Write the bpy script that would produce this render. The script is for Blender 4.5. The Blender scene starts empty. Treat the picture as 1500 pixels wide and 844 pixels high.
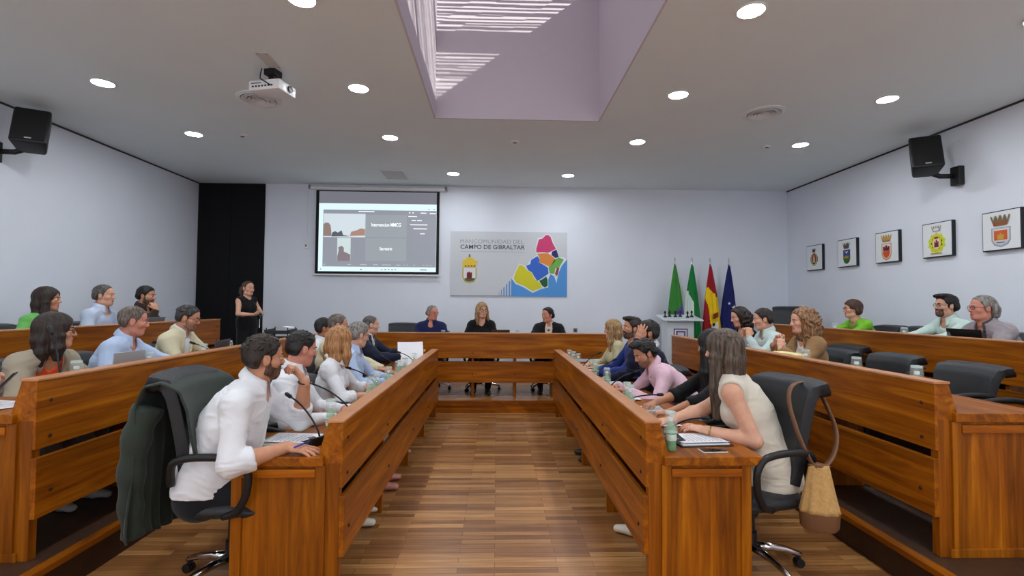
import bpy, bmesh, math, random
import numpy as np
from mathutils import Vector, Matrix, Euler

C = bpy.context.scene.collection
SC = bpy.context.scene
R = math.radians

# ------------------------------------------------------------------ camera, sun, sky, exposure
def look_camera():
    cd = bpy.data.cameras.new('camera'); co = bpy.data.objects.new('camera', cd); C.objects.link(co)
    cd.sensor_fit = 'HORIZONTAL'; cd.sensor_width = 36.0; cd.lens = 36.0 * 735.0 / 1500.0
    cd.clip_start = 0.05
    ya, pi, ro = R(1.71), R(1.87), R(0.46)
    F = Vector((math.sin(ya)*math.cos(pi), math.cos(ya)*math.cos(pi), math.sin(pi)))
    R0 = Vector((math.cos(ya), -math.sin(ya), 0)); U0 = R0.cross(F)
    Rt = R0*math.cos(ro) + U0*math.sin(ro); U = -R0*math.sin(ro) + U0*math.cos(ro)
    m = Matrix((Rt, U, -F)).transposed().to_4x4(); m.translation = (0, 0, 1.63)
    co.matrix_world = m
    SC.camera = co
look_camera()

SUN_DIR = Vector((-1.345, 0.95, -1.0)).normalized()      # the way the sunlight travels
SUN_STRENGTH = 4.5
SKY_COLOUR, SKY_STRENGTH = (0.72, 0.66, 0.84, 1), 0.68
LAMP_COLOUR, LAMP_STRENGTH = (0.93, 0.99, 1.04), 100.0
SC.view_settings.view_transform = 'Standard'
SC.view_settings.look = 'None'
SC.view_settings.gamma = 1.0
SC.view_settings.exposure = 0.68
SC.view_settings.use_curve_mapping = False
try:
    SC.cycles.use_denoising = True
    SC.cycles.max_bounces = 10
    SC.cycles.diffuse_bounces = 6
    SC.cycles.sample_clamp_indirect = 6.0
    SC.cycles.caustics_reflective = False
    SC.cycles.caustics_refractive = False
except Exception:
    pass
w = bpy.data.worlds.new('sky'); SC.world = w; w.use_nodes = True
bg = w.node_tree.nodes['Background']; bg.inputs[0].default_value = SKY_COLOUR; bg.inputs[1].default_value = SKY_STRENGTH
sd = bpy.data.lights.new('sun', 'SUN'); sd.energy = SUN_STRENGTH; sd.angle = R(0.53); sd.color = (1, 0.95, 0.86)
so = bpy.data.objects.new('sun', sd); C.objects.link(so); so.location = (6, -2, 12)
so.rotation_euler = SUN_DIR.to_track_quat('-Z', 'Y').to_euler()

# fill lights added at two made-up windows in the wall behind the camera
for wx in (-2.6, 2.6):
    ld = bpy.data.lights.new('added_fill_light', 'AREA'); ld.shape = 'RECTANGLE'; ld.size = 2.5; ld.size_y = 2.0; ld.energy = 35.0; ld.color = (0.86, 0.94, 1.0)
    lo_ = bpy.data.objects.new('added_fill_light', ld); C.objects.link(lo_); lo_.location = (wx, -3.12, 2.0); lo_.rotation_euler = (R(-90), 0, math.pi)
# ------------------------------------------------------------------ materials
def srgb(r, g, b):
    f = lambda c: (c/255/12.92) if c/255 <= 0.04045 else ((c/255+0.055)/1.055)**2.4
    return (f(r), f(g), f(b), 1.0)
MATS = {}
def mat(name, col, rough=0.5, metal=0.0, spec=0.5, emit=None, estr=0.0, noise=0.0, nscale=40.0, bump=0.0, bscale=150.0,
        trans=0.0, ior=1.45, coat=0.0, sheen=0.0, alpha=1.0):
    if name in MATS: return MATS[name]
    m = bpy.data.materials.new(name); m.use_nodes = True; nt = m.node_tree; b = nt.nodes['Principled BSDF']
    b.inputs['Base Color'].default_value = col
    b.inputs['Roughness'].default_value = rough; b.inputs['Metallic'].default_value = metal
    b.inputs['Specular IOR Level'].default_value = spec
    b.inputs['Transmission Weight'].default_value = trans; b.inputs['IOR'].default_value = ior
    b.inputs['Coat Weight'].default_value = coat; b.inputs['Sheen Weight'].default_value = sheen
    b.inputs['Alpha'].default_value = alpha
    if emit: b.inputs['Emission Color'].default_value = emit; b.inputs['Emission Strength'].default_value = estr
    tc = nt.nodes.new('ShaderNodeTexCoord')
    if noise > 0:
        n = nt.nodes.new('ShaderNodeTexNoise'); n.inputs['Scale'].default_value = nscale; n.inputs['Detail'].default_value = 4
        nt.links.new(tc.outputs['Object'], n.inputs['Vector'])
        r = nt.nodes.new('ShaderNodeMapRange'); r.inputs[1].default_value = 0.3; r.inputs[2].default_value = 0.7
        r.inputs[3].default_value = 1-noise; r.inputs[4].default_value = 1+noise
        nt.links.new(n.outputs[0], r.inputs[0])
        mx = nt.nodes.new('ShaderNodeMix'); mx.data_type = 'RGBA'; mx.blend_type = 'MULTIPLY'; mx.inputs[0].default_value = 1
        mx.inputs[6].default_value = col; nt.links.new(r.outputs[0], mx.inputs[7])
        nt.links.new(mx.outputs[2], b.inputs['Base Color'])
    if bump > 0:
        n2 = nt.nodes.new('ShaderNodeTexNoise'); n2.inputs['Scale'].default_value = bscale; n2.inputs['Detail'].default_value = 3
        nt.links.new(tc.outputs['Object'], n2.inputs['Vector'])
        bp = nt.nodes.new('ShaderNodeBump'); bp.inputs['Strength'].default_value = bump; bp.inputs['Distance'].default_value = 0.01
        nt.links.new(n2.outputs[0], bp.inputs['Height']); nt.links.new(bp.outputs[0], b.inputs['Normal'])
    MATS[name] = m
    return m

def ramp(nt, stops):
    r = nt.nodes.new('ShaderNodeValToRGB'); e = r.color_ramp.elements
    while len(e) < len(stops): e.new(0.5)
    for el, (p, c) in zip(e, stops): el.position = p; el.color = c
    return r

def wood_mat(name, axis, dark=1.0, board=0.0):
    """orange varnished pine: grain stretched along one axis, soft board-to-board tone, a few knots"""
    m = bpy.data.materials.new(name); m.use_nodes = True; nt = m.node_tree; b = nt.nodes['Principled BSDF']; L = nt.links
    tc = nt.nodes.new('ShaderNodeTexCoord')
    mp = nt.nodes.new('ShaderNodeMapping'); s = [9.0, 9.0, 9.0]; s[axis] = 0.55; mp.inputs['Scale'].default_value = s
    L.new(tc.outputs['Object'], mp.inputs['Vector'])
    n1 = nt.nodes.new('ShaderNodeTexNoise'); n1.inputs['Scale'].default_value = 1.6; n1.inputs['Detail'].default_value = 6; n1.inputs['Roughness'].default_value = 0.6
    n1.inputs['Distortion'].default_value = 1.1
    L.new(mp.outputs[0], n1.inputs['Vector'])
    mp2 = nt.nodes.new('ShaderNodeMapping'); s2 = [60.0, 60.0, 60.0]; s2[axis] = 1.6; mp2.inputs['Scale'].default_value = s2
    L.new(tc.outputs['Object'], mp2.inputs['Vector'])
    n2 = nt.nodes.new('ShaderNodeTexNoise'); n2.inputs['Scale'].default_value = 1.0; n2.inputs['Detail'].default_value = 3
    L.new(mp2.outputs[0], n2.inputs['Vector'])
    d = dark
    c0 = [srgb(106*d, 51*d, 4*d), srgb(146*d, 79*d, 8*d), srgb(178*d, 106*d, 16*d)]
    r1 = ramp(nt, [(0.28, c0[0]), (0.5, c0[1]), (0.72, c0[2])]); L.new(n1.outputs[0], r1.inputs[0])
    r2 = nt.nodes.new('ShaderNodeMapRange'); r2.inputs[1].default_value = 0.3; r2.inputs[2].default_value = 0.7; r2.inputs[3].default_value = 0.86; r2.inputs[4].default_value = 1.08
    L.new(n2.outputs[0], r2.inputs[0])
    mx = nt.nodes.new('ShaderNodeMix'); mx.data_type = 'RGBA'; mx.blend_type = 'MULTIPLY'; mx.inputs[0].default_value = 1
    L.new(r1.outputs[0], mx.inputs[6]); L.new(r2.outputs[0], mx.inputs[7])
    # knots
    mp3 = nt.nodes.new('ShaderNodeMapping'); s3 = [5.0, 5.0, 5.0]; s3[axis] = 1.7; mp3.inputs['Scale'].default_value = s3
    L.new(tc.outputs['Object'], mp3.inputs['Vector'])
    v = nt.nodes.new('ShaderNodeTexVoronoi'); v.inputs['Scale'].default_value = 0.8; L.new(mp3.outputs[0], v.inputs['Vector'])
    r3 = nt.nodes.new('ShaderNodeMapRange'); r3.inputs[1].default_value = 0.03; r3.inputs[2].default_value = 0.10; r3.inputs[3].default_value = 0.55; r3.inputs[4].default_value = 1.0
    L.new(v.outputs['Distance'], r3.inputs[0])
    mk = nt.nodes.new('ShaderNodeMix'); mk.data_type = 'RGBA'; mk.blend_type = 'MULTIPLY'; mk.inputs[0].default_value = 1
    L.new(mx.outputs[2], mk.inputs[6]); L.new(r3.outputs[0], mk.inputs[7])
    out = mk.outputs[2]
    if board > 0:   # glued boards of different tone across the panel
        sx = nt.nodes.new('ShaderNodeSeparateXYZ'); L.new(tc.outputs['Object'], sx.inputs[0])
        ad = nt.nodes.new('ShaderNodeMath'); ad.operation = 'ADD'
        L.new(sx.outputs[0], ad.inputs[0]); L.new(sx.outputs[2 if axis != 2 else 1], ad.inputs[1])
        dv = nt.nodes.new('ShaderNodeMath'); dv.operation = 'DIVIDE'; dv.inputs[1].default_value = board; L.new(ad.outputs[0], dv.inputs[0])
        fl = nt.nodes.new('ShaderNodeMath'); fl.operation = 'FLOOR'; L.new(dv.outputs[0], fl.inputs[0])
        wn = nt.nodes.new('ShaderNodeTexWhiteNoise'); wn.noise_dimensions = '1D'; L.new(fl.outputs[0], wn.inputs['W'])
        rb = nt.nodes.new('ShaderNodeMapRange'); rb.inputs[3].default_value = 0.8; rb.inputs[4].default_value = 1.12; L.new(wn.outputs[0], rb.inputs[0])
        mb = nt.nodes.new('ShaderNodeMix'); mb.data_type = 'RGBA'; mb.blend_type = 'MULTIPLY'; mb.inputs[0].default_value = 1
        L.new(out, mb.inputs[6]); L.new(rb.outputs[0], mb.inputs[7]); out = mb.outputs[2]
    L.new(out, b.inputs['Base Color'])
    b.inputs['Roughness'].default_value = 0.36; b.inputs['Specular IOR Level'].default_value = 0.22
    bp = nt.nodes.new('ShaderNodeBump'); bp.inputs['Strength'].default_value = 0.08; bp.inputs['Distance'].default_value = 0.004
    L.new(n2.outputs[0], bp.inputs['Height']); L.new(bp.outputs[0], b.inputs['Normal'])
    MATS[name] = m
    return m
WX = wood_mat('wood grain across', 0, board=0.12); WY = wood_mat('wood grain along', 1, board=0.12); WZ = wood_mat('wood grain upright', 2, board=0.105)
WTOP = wood_mat('worktop wood', 1, 1.0, board=0.09)
WRAIL = wood_mat('wood rail light', 0, 1.12)

WCAP = mat('wood cap painted reflection', srgb(186, 126, 80), 0.34, noise=0.10, nscale=6)  # pale colour stands in for light reflected along the top edges
def floor_mat():
    m = bpy.data.materials.new('parquet'); m.use_nodes = True; nt = m.node_tree; b = nt.nodes['Principled BSDF']; L = nt.links
    tc = nt.nodes.new('ShaderNodeTexCoord')
    br = nt.nodes.new('ShaderNodeTexBrick'); br.offset = 0.37; br.offset_frequency = 2; br.squash = 1
    br.inputs['Scale'].default_value = 1.0; br.inputs['Brick Width'].default_value = 0.62; br.inputs['Row Height'].default_value = 0.062
    br.inputs['Mortar Size'].default_value = 0.0012; br.inputs['Mortar Smooth'].default_value = 0.2; br.inputs['Bias'].default_value = -0.1
    br.inputs['Color1'].default_value = (0, 0, 0, 1); br.inputs['Color2'].default_value = (1, 1, 1, 1); br.inputs['Mortar'].default_value = (0, 0, 0, 1)
    L.new(tc.outputs['Object'], br.inputs['Vector'])
    mp = nt.nodes.new('ShaderNodeMapping'); mp.inputs['Scale'].default_value = (1.3, 26, 1); L.new(tc.outputs['Object'], mp.inputs['Vector'])
    n = nt.nodes.new('ShaderNodeTexNoise'); n.inputs['Scale'].default_value = 1.7; n.inputs['Detail'].default_value = 5; L.new(mp.outputs[0], n.inputs['Vector'])
    ad = nt.nodes.new('ShaderNodeMath'); ad.operation = 'MULTIPLY_ADD'; ad.inputs[1].default_value = 0.42; L.new(br.outputs['Color'], ad.inputs[0])
    sc = nt.nodes.new('ShaderNodeMath'); sc.operation = 'MULTIPLY'; sc.inputs[1].default_value = 0.62; L.new(n.outputs[0], sc.inputs[0]); L.new(sc.outputs[0], ad.inputs[2])
    r = ramp(nt, [(0.1, srgb(90, 57, 30)), (0.36, srgb(138, 92, 50)), (0.6, srgb(172, 122, 70)), (0.85, srgb(212, 164, 106))])
    L.new(ad.outputs[0], r.inputs[0])
    mx = nt.nodes.new('ShaderNodeMix'); mx.data_type = 'RGBA'; mx.inputs[7].default_value = srgb(48, 27, 17)
    L.new(br.outputs['Fac'], mx.inputs[0]); L.new(r.outputs[0], mx.inputs[6]); L.new(mx.outputs[2], b.inputs['Base Color'])
    b.inputs['Roughness'].default_value = 0.3; b.inputs['Specular IOR Level'].default_value = 0.5
    MATS['parquet'] = m
    return m
FLOORM = floor_mat()

WALLM = mat('white plaster wall', srgb(226, 231, 240), 0.9, noise=0.015, nscale=2.0, bump=0.03, bscale=300)
CEILM = mat('white ceiling board', srgb(228, 238, 240), 0.9, noise=0.012, nscale=1.5)
SHAFTM = mat('skylight shaft plaster', srgb(208, 203, 212), 0.85)
DARKGAP = mat('shadow gap', srgb(60, 62, 66), 0.9)  # dark grey painted for the shade in the ceiling joint
BLACKM = mat('black matt panel', srgb(16, 16, 19), 0.75, spec=0.25, noise=0.05, nscale=60)
LEATHER = mat('black leather', srgb(31, 33, 37), 0.42, spec=0.5, bump=0.25, bscale=260, noise=0.08, nscale=20)
PLASTIC = mat('black plastic', srgb(20, 20, 22), 0.45)
CHROME = mat('chrome', srgb(215, 216, 220), 0.14, 1.0)
STEEL = mat('brushed steel', srgb(150, 150, 152), 0.35, 1.0)
WHITEP = mat('white plastic', srgb(228, 230, 232), 0.4)
GREYP = mat('grey plastic', srgb(120, 123, 128), 0.45)
PAPER = mat('white paper', srgb(240, 241, 245), 0.8)
INK = mat('printed ink', srgb(166, 168, 176), 0.8)
EMITM = mat('lamp diffuser', (1, 1, 1, 1), 0.5, emit=(*LAMP_COLOUR, 1), estr=LAMP_STRENGTH)

# ------------------------------------------------------------------ mesh builder
class MB:
    def __init__(s): s.v = []; s.f = []; s.m = []; s.cur = 0
    def add(s, vs, fs, mi=None):
        o = len(s.v); s.v += [tuple(p) for p in vs]; s.f += [tuple(i+o for i in f) for f in fs]; s.m += [s.cur if mi is None else mi]*len(fs); return s
    def box(s, lo, hi, M=None, mi=None):
        x0, y0, z0 = lo; x1, y1, z1 = hi
        vs = [(x0,y0,z0),(x1,y0,z0),(x1,y1,z0),(x0,y1,z0),(x0,y0,z1),(x1,y0,z1),(x1,y1,z1),(x0,y1,z1)]
        if M is not None: vs = [M @ Vector(p) for p in vs]
        return s.add(vs, [(0,3,2,1),(4,5,6,7),(0,1,5,4),(1,2,6,5),(2,3,7,6),(3,0,4,7)], mi)
    def prism(s, prof, a, b, axis=1, M=None, mi=None):
        """prof: 2-D outline (counter-clockwise); axis 1: prof=(x,z) from y=a to b; 0: prof=(y,z); 2: prof=(x,y)"""
        def P(p, t):
            q = {1:(p[0],t,p[1]), 0:(t,p[0],p[1]), 2:(p[0],p[1],t)}[axis]
            return M @ Vector(q) if M is not None else q
        n = len(prof); vs = [P(p, a) for p in prof] + [P(p, b) for p in prof]
        fs = [tuple(range(n)), tuple(range(2*n-1, n-1, -1))] + [(i, i+n, (i+1) % n+n, (i+1) % n) for i in range(n)]
        return s.add(vs, fs, mi)
    def tube(s, pts, r, seg=8, caps=True, mi=None):
        pts = [Vector(p) for p in pts]; n = len(pts); rs = r if isinstance(r, (list, tuple)) else [r]*n
        vs = []; up = None
        for i, p in enumerate(pts):
            t = (pts[min(i+1, n-1)] - pts[max(i-1, 0)]).normalized()
            if up is None: up = Vector((0,0,1)) if abs(t.z) < 0.9 else Vector((1,0,0))
            a = t.cross(up)
            if a.length < 1e-6: a = t.cross(Vector((0,1,0)))
            a.normalize(); b2 = a.cross(t).normalized(); up = b2
            vs += [p + (a*math.cos(2*math.pi*k/seg) + b2*math.sin(2*math.pi*k/seg))*rs[i] for k in range(seg)]
        fs = [(i*seg+k, i*seg+(k+1) % seg, (i+1)*seg+(k+1) % seg, (i+1)*seg+k) for i in range(n-1) for k in range(seg)]
        if caps: fs += [tuple(range(seg-1, -1, -1)), tuple(range((n-1)*seg, n*seg))]
        return s.add(vs, fs, mi)
    def lathe(s, prof, seg=20, M=None, mi=None, sx=1.0, sy=1.0):
        """prof: (r, z) from bottom to top"""
        vs = []
        for (r, z) in prof:
            for k in range(seg):
                a = 2*math.pi*k/seg; p = Vector((r*math.cos(a)*sx, r*math.sin(a)*sy, z)); vs.append(M @ p if M is not None else p)
        n = len(prof)
        fs = [(i*seg+k, i*seg+(k+1) % seg, (i+1)*seg+(k+1) % seg, (i+1)*seg+k) for i in range(n-1) for k in range(seg)]
        if prof[0][0] > 1e-6: fs.append(tuple(range(seg-1, -1, -1)))
        if prof[-1][0] > 1e-6: fs.append(tuple(range((n-1)*seg, n*seg)))
        return s.add(vs, fs, mi)
    def ball(s, c, r, seg=12, rings=8, M=None, mi=None):
        rx, ry, rz = (r, r, r) if not isinstance(r, (tuple, list)) else r
        prof = [(max(math.sin(math.pi*i/rings), 1e-7), -math.cos(math.pi*i/rings)) for i in range(rings+1)]
        T = Matrix.Translation(c) @ (M if M is not None else Matrix.Identity(4)) @ Matrix.Diagonal((rx, ry, rz, 1))
        return s.lathe(prof, seg, T, mi)
    def grid(s, fn, nu, nv, mi=None, closed_u=False):
        vs = [fn(i/(nu if closed_u else nu-1), j/(nv-1)) for i in range(nu) for j in range(nv)]
        fs = [(i*nv+j, ((i+1) % nu)*nv+j, ((i+1) % nu)*nv+j+1, i*nv+j+1) for i in range(nu if closed_u else nu-1) for j in range(nv-1)]
        return s.add(vs, fs, mi)
    def mesh(s, name, mats, bevel=0.0, smooth=False, seg=2, thick=0.0, weld=False):
        me = bpy.data.meshes.new(name)
        me.from_pydata([tuple(p) for p in s.v], [], s.f)
        if not isinstance(mats, (list, tuple)): mats = [mats]
        for m in mats: me.materials.append(m)
        me.polygons.foreach_set('material_index', s.m)
        bm = bmesh.new(); bm.from_mesh(me)
        if weld: bmesh.ops.remove_doubles(bm, verts=bm.verts, dist=1e-5)
        if thick: bmesh.ops.solidify(bm, geom=bm.faces[:], thickness=thick)
        bmesh.ops.recalc_face_normals(bm, faces=bm.faces)
        if bevel > 0:
            ed = [e for e in bm.edges if len(e.link_faces) == 2 and e.calc_face_angle(0) > R(35)]
            bmesh.ops.bevel(bm, geom=ed, offset=bevel, segments=seg, affect='EDGES', profile=0.5)
        bm.to_mesh(me); bm.free()
        if smooth:
            me.polygons.foreach_set('use_smooth', [True]*len(me.polygons))
            if smooth != 'all': me.set_sharp_from_angle(angle=R(smooth if smooth is not True else 40))
        me.update()
        return me
    def build(s, name, mats, parent=None, loc=(0,0,0), rotz=0.0, **k):
        o = bpy.data.objects.new(name, s.mesh(name, mats, **k)); C.objects.link(o)
        o.location = loc; o.rotation_euler = (0, 0, rotz)
        if parent is not None: o.parent = parent
        return o

def tag(o, label, cat, group=None, kind=None):
    if label: o['label'] = label
    if cat: o['category'] = cat
    if group: o['group'] = group
    if kind: o['kind'] = kind
    return o
def thing(name, label, cat, loc=(0,0,0), rotz=0.0, group=None):
    o = bpy.data.objects.new(name, None); C.objects.link(o); o.empty_display_size = 0.1
    o.location = loc; o.rotation_euler = (0, 0, rotz)
    return tag(o, label, cat, group)
def struct(name, mb, m, **k):
    o = mb.build(name, m, **k); o['kind'] = 'structure'; return o
def kids(o): return [c for c in bpy.data.objects if c.parent == o]
KIDCACHE = {}
def dup(src, loc, rotz=0.0, label=None, group=None):
    if src.name not in KIDCACHE:
        KIDCACHE[src.name] = [(c, kids(c)) for c in kids(src)]
    r = src.copy(); C.objects.link(r); r.location = loc; r.rotation_euler = (0, 0, rotz)
    if label: r['label'] = label
    if group: r['group'] = group
    for c, gs in KIDCACHE[src.name]:
        d = c.copy(); C.objects.link(d); d.parent = r
        for g in gs:
            e = g.copy(); C.objects.link(e); e.parent = d
    return r
# ------------------------------------------------------------------ room shell
XW, YB, YR, HC = 5.82, 9.87, -3.2, 3.95
T = 0.2
PX, PZ1, UX, PZ2, SY, SZ = 2.40, 0.21, 4.06, 0.40, 7.60, 0.18      # raised side tiers and the stage at the back
struct('floor', MB().box((-XW, YR, -0.1), (XW, YB, 0)), FLOORM)
struct('wall_back', MB().box((-XW-T, YB, -0.1), (XW+T, YB+T, HC+2.3)), WALLM)
struct('wall_left', MB().box((-XW-T, YR, -0.1), (-XW, YB, HC+0.1)), WALLM)
struct('wall_right', MB().box((XW, YR, -0.1), (XW+T, YB, HC+0.1)), WALLM)
wr = MB(); z0w, z1w = 0.95, 3.05
wr.box((-XW-T, YR-T, -0.1), (XW+T, YR, z0w)).box((-XW-T, YR-T, z1w), (XW+T, YR, HC+0.1))
for a, b in ((-XW-T, -3.9), (-1.3, 1.3), (3.9, XW+T)): wr.box((a, YR-T, z0w), (b, YR, z1w))
struct('wall_rear', wr, WALLM)
for n_, wx in (('added_window_1', -2.6), ('added_window_2', 2.6)):  # unseen windows added to carry the fill lights
    wf = MB()
    wf.box((wx-1.3, YR-0.13, z0w), (wx+1.3, YR-0.07, z0w+0.05)).box((wx-1.3, YR-0.13, z1w-0.05), (wx+1.3, YR-0.07, z1w))
    for q_ in (-1.3, -0.025, 1.25): wf.box((wx+q_, YR-0.13, z0w), (wx+q_+0.05, YR-0.07, z1w))
    struct(n_, wf, WHITEP)
# ceiling with the skylight well cut out
SX0, SX1, SKY0, SKY1, SKT = -0.785, 1.257, 1.6, 6.21, 5.63
cm = MB()
cm.box((-XW, YR, HC), (SX0-0.02, YB, HC+0.12)); cm.box((SX1+0.02, YR, HC), (XW, YB, HC+0.12))
cm.box((SX0-0.02, YR, HC), (SX1+0.02, SKY0-0.02, HC+0.12)); cm.box((SX0-0.02, SKY1+0.02, HC), (SX1+0.02, YB, HC+0.12))
struct('ceiling', cm, CEILM)
lining = MB()
for (a, b2) in (((SX0-0.02, SKY0-0.02, HC-0.004), (SX0, SKY1+0.02, SKT)), ((SX1, SKY0-0.02, HC-0.004), (SX1+0.02, SKY1+0.02, SKT)),
                ((SX0, SKY1, HC-0.004), (SX1, SKY1+0.02, SKT)), ((SX0, SKY0-0.02, HC-0.004), (SX1, SKY0, SKT))):
    lining.box(a, b2)
shaft = struct('ceiling_skylight_well', lining, SHAFTM)
out = MB()   # the flat roof around the well keeps the daylight out of the room
out.box((-XW-T, YR-T, HC+0.12), (SX0-0.02, YB+T, HC+0.3)); out.box((SX1+0.02, YR-T, HC+0.12), (XW+T, YB+T, HC+0.3))
out.box((SX0-0.02, YR-T, HC+0.12), (SX1+0.02, SKY0-0.02, HC+0.3)); out.box((SX0-0.02, SKY1+0.02, HC+0.12), (SX1+0.02, YB+T, HC+0.3))
struct('roof', out, GREYP)
# window at the top of the well: a frame, a solid bar and unseen uneven slats added to streak the sunlight
win = bpy.data.objects.new('window_1', None); C.objects.link(win); win['kind'] = 'structure'; win.location = (0, 0, SKT)
rng = random.Random(5)
fr = MB()
fr.box((SX0, SKY1-0.05, 0.0), (SX1, SKY1, 0.05)); fr.box((SX0-0.02, SKY0, 0), (SX0+0.03, SKY1, 0.05)); fr.box((SX1-0.03, SKY0, 0), (SX1+0.02, SKY1, 0.05))
fr.box((SX0, 5.42, 0), (SX1, 5.62, 0.05)); fr.box((SX0, 3.4, 0), (SX1, 3.5, 0.05)); fr.box((SX0, SKY0, 0), (SX1, SKY0+0.05, 0.05))
fr.build('window_frame', WHITEP, win)
sl = MB(); y = SKY1-0.06
while y > SKY0+0.1:
    w0 = rng.uniform(0.012, 0.034); g = rng.choice([0.006, 0.012, 0.02, 0.03, 0.016])
    for k in range(6):
        xa = SX0+0.03+(SX1-SX0-0.06)*k/6; xb = SX0+0.03+(SX1-SX0-0.06)*(k+1)/6
        j = rng.uniform(-0.006, 0.006)
        sl.box((xa, y-w0+j, 0.012), (xb, y+j, 0.018))
    y -= w0+g
sl.build('streak_slat', WHITEP, win)
# raised tiers
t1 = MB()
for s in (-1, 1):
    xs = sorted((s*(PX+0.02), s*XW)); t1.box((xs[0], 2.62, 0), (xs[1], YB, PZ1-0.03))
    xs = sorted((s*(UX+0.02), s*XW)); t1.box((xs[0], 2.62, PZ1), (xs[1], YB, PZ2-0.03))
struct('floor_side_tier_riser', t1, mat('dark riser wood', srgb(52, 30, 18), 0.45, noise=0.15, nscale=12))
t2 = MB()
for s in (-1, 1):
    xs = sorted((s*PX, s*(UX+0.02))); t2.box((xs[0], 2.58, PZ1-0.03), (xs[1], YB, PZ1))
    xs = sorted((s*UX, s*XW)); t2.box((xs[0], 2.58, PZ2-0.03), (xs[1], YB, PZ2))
struct('floor_side_tier', t2, mat('shade-darkened tier floor', srgb(62, 40, 27), 0.45, noise=0.2, nscale=14))  # floor colour darkened to take in the shade among the desks
for s, nm in ((-1, 'trim_1'), (1, 'trim_2')):
    e = MB(); xs = sorted((s*(PX-0.015), s*(PX+0.05))); e.box((xs[0], 2.565, PZ1-0.032), (xs[1], SY, PZ1+0.002))
    xs = sorted((s*(PX-0.015), s*UX)); e.box((xs[0], 2.565, PZ1-0.032), (xs[1], 2.62, PZ1+0.002))
    struct(nm, e, WY)
struct('floor_stage', MB().box((-PX+0.02, SY, 0), (PX-0.02, YB, SZ)), FLOORM)
struct('trim_3', MB().box((-PX+0.02, SY-0.02, SZ-0.028), (PX-0.02, SY+0.04, SZ+0.002)).box((-PX+0.02, SY-0.008, 0), (PX-0.02, SY, SZ-0.028)), WX)
# dark strips painted as the shade of the joint along the ceiling
g = MB()
for s in (-1, 1):
    xs = sorted((s*XW, s*(XW-0.012))); g.box((xs[0], YR, HC-0.022), (xs[1], YB, HC))
struct('gap_shade_strip', g, DARKGAP)
# tall black panel in the left corner of the back wall
d1 = MB().box((-5.80, YB-0.03, SZ), (-5.17, YB, HC-0.01)).box((-5.165, YB-0.03, SZ), (-4.53, YB, HC-0.01))
o = struct('door_1', d1, BLACKM, bevel=0.003)
bl = MB()
for s in (-1, 1):
    xs = sorted((s*XW, s*(XW-0.012))); bl.box((xs[0], UX, PZ2), (xs[1], YB, PZ2+0.09))
struct('baseboard_side', MB().box((-XW, 2.58, PZ2), (-XW+0.012, YB, PZ2+0.09)).box((XW-0.012, 2.58, PZ2), (XW, YB, PZ2+0.09)), WY)

# ------------------------------------------------------------------ ceiling fittings
def downlight():
    t = thing('downlight', None, 'ceiling light', (0,0,HC))
    ring = MB().lathe([(0.112, 0.0), (0.118, -0.006), (0.112, -0.012), (0.100, -0.012), (0.098, -0.006)], 32)
    ring.build('rim', WHITEP, t, smooth=30)
    MB().lathe([(0.0001, -0.0095), (0.099, -0.0085)], 32).build('diffuser', EMITM, t)
    return t
dl0 = downlight()
pos = [(x, y) for y in (-1.0, 0.6, 2.2, 3.8, 5.38, 6.98) for x in (-4.2, -1.51, 1.97, 4.32)] + [(-0.795, 8.88), (1.253, 8.88)]
cols = {-4.2: 'column nearest the left wall', -1.51: 'column just left of the skylight', 1.97: 'column just right of the skylight', 4.32: 'column nearest the right wall'}
rows = {3.8: 'nearest visible', 5.38: 'second visible', 6.98: 'farthest'}
for i, (x, y) in enumerate(pos):
    if y == 8.88: lab = 'round white ceiling downlight before back wall, %s' % ('beside the projection screen' if x < 0 else 'above the regional map')
    elif y in rows: lab = 'round white ceiling downlight, %s in the %s' % (rows[y], cols[x])
    else: lab = 'round white ceiling downlight behind the camera'
    if i == 0: dl0.location = (x, y, HC); o = dl0
    else: o = dup(dl0, (x, y, HC))
    o['label'] = lab; o['group'] = 'ceiling downlights'

def round_vent(x, y, lab):
    t = thing('air_vent', lab, 'air vent', (x, y, HC), 0, 'round ceiling vents')
    MB().lathe([(0.235, 0), (0.238, -0.008), (0.19, -0.016), (0.185, 0)], 40).build('flange', CEILM, t, smooth=30)
    for r in (0.165, 0.13, 0.095, 0.06):
        MB().lathe([(r-0.012, -0.004), (r+0.012, -0.022), (r+0.016, -0.018), (r-0.008, 0.0)], 36).build('ring', WHITEP, t, smooth=30)
    MB().lathe([(0.0001, -0.016), (0.035, -0.010)], 20).build('hub', WHITEP, t)
    MB().lathe([(0.0001, -0.002), (0.19, -0.002)], 36).build('throat', PLASTIC, t)
round_vent(-2.74, 5.74, 'round ringed white air vent behind the ceiling projector')
round_vent(3.18, 5.85, 'round ringed white air vent on ceiling between the right downlights')
t = thing('smoke_detector', 'small white ceiling detector near the left downlights', 'detector', (-3.53, 7.0, HC), 0, 'ceiling detectors')
MB().lathe([(0.06, 0), (0.06, -0.012), (0.035, -0.022), (0.033, -0.045), (0.02, -0.05)], 20).build('housing', WHITEP, t, smooth=30)
MB().box((-0.025, -0.036, -0.042), (0.025, -0.03, -0.028)).build('lens', PLASTIC, t)
dup(t, (0.233, 7.06, HC), 0, 'small white ceiling detector before the skylight opening')
dup(t, (3.87, 7.08, HC), 0, 'small white ceiling detector near the right downlights')
t = thing('ceiling_grille', 'flat square white ceiling grille above the projection screen', 'air grille', (-1.86, 9.03, HC))
MB().box((-0.21, -0.32, -0.012), (0.21, 0.32, 0)).build('frame', WHITEP, t, bevel=0.003)
gm = MB()
for k in range(10): gm.box((-0.19, -0.29+k*0.058, -0.016), (0.19, -0.25+k*0.058, -0.012))
gm.build('slat', mat('grille pale', srgb(196, 198, 200), 0.5), t)

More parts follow.
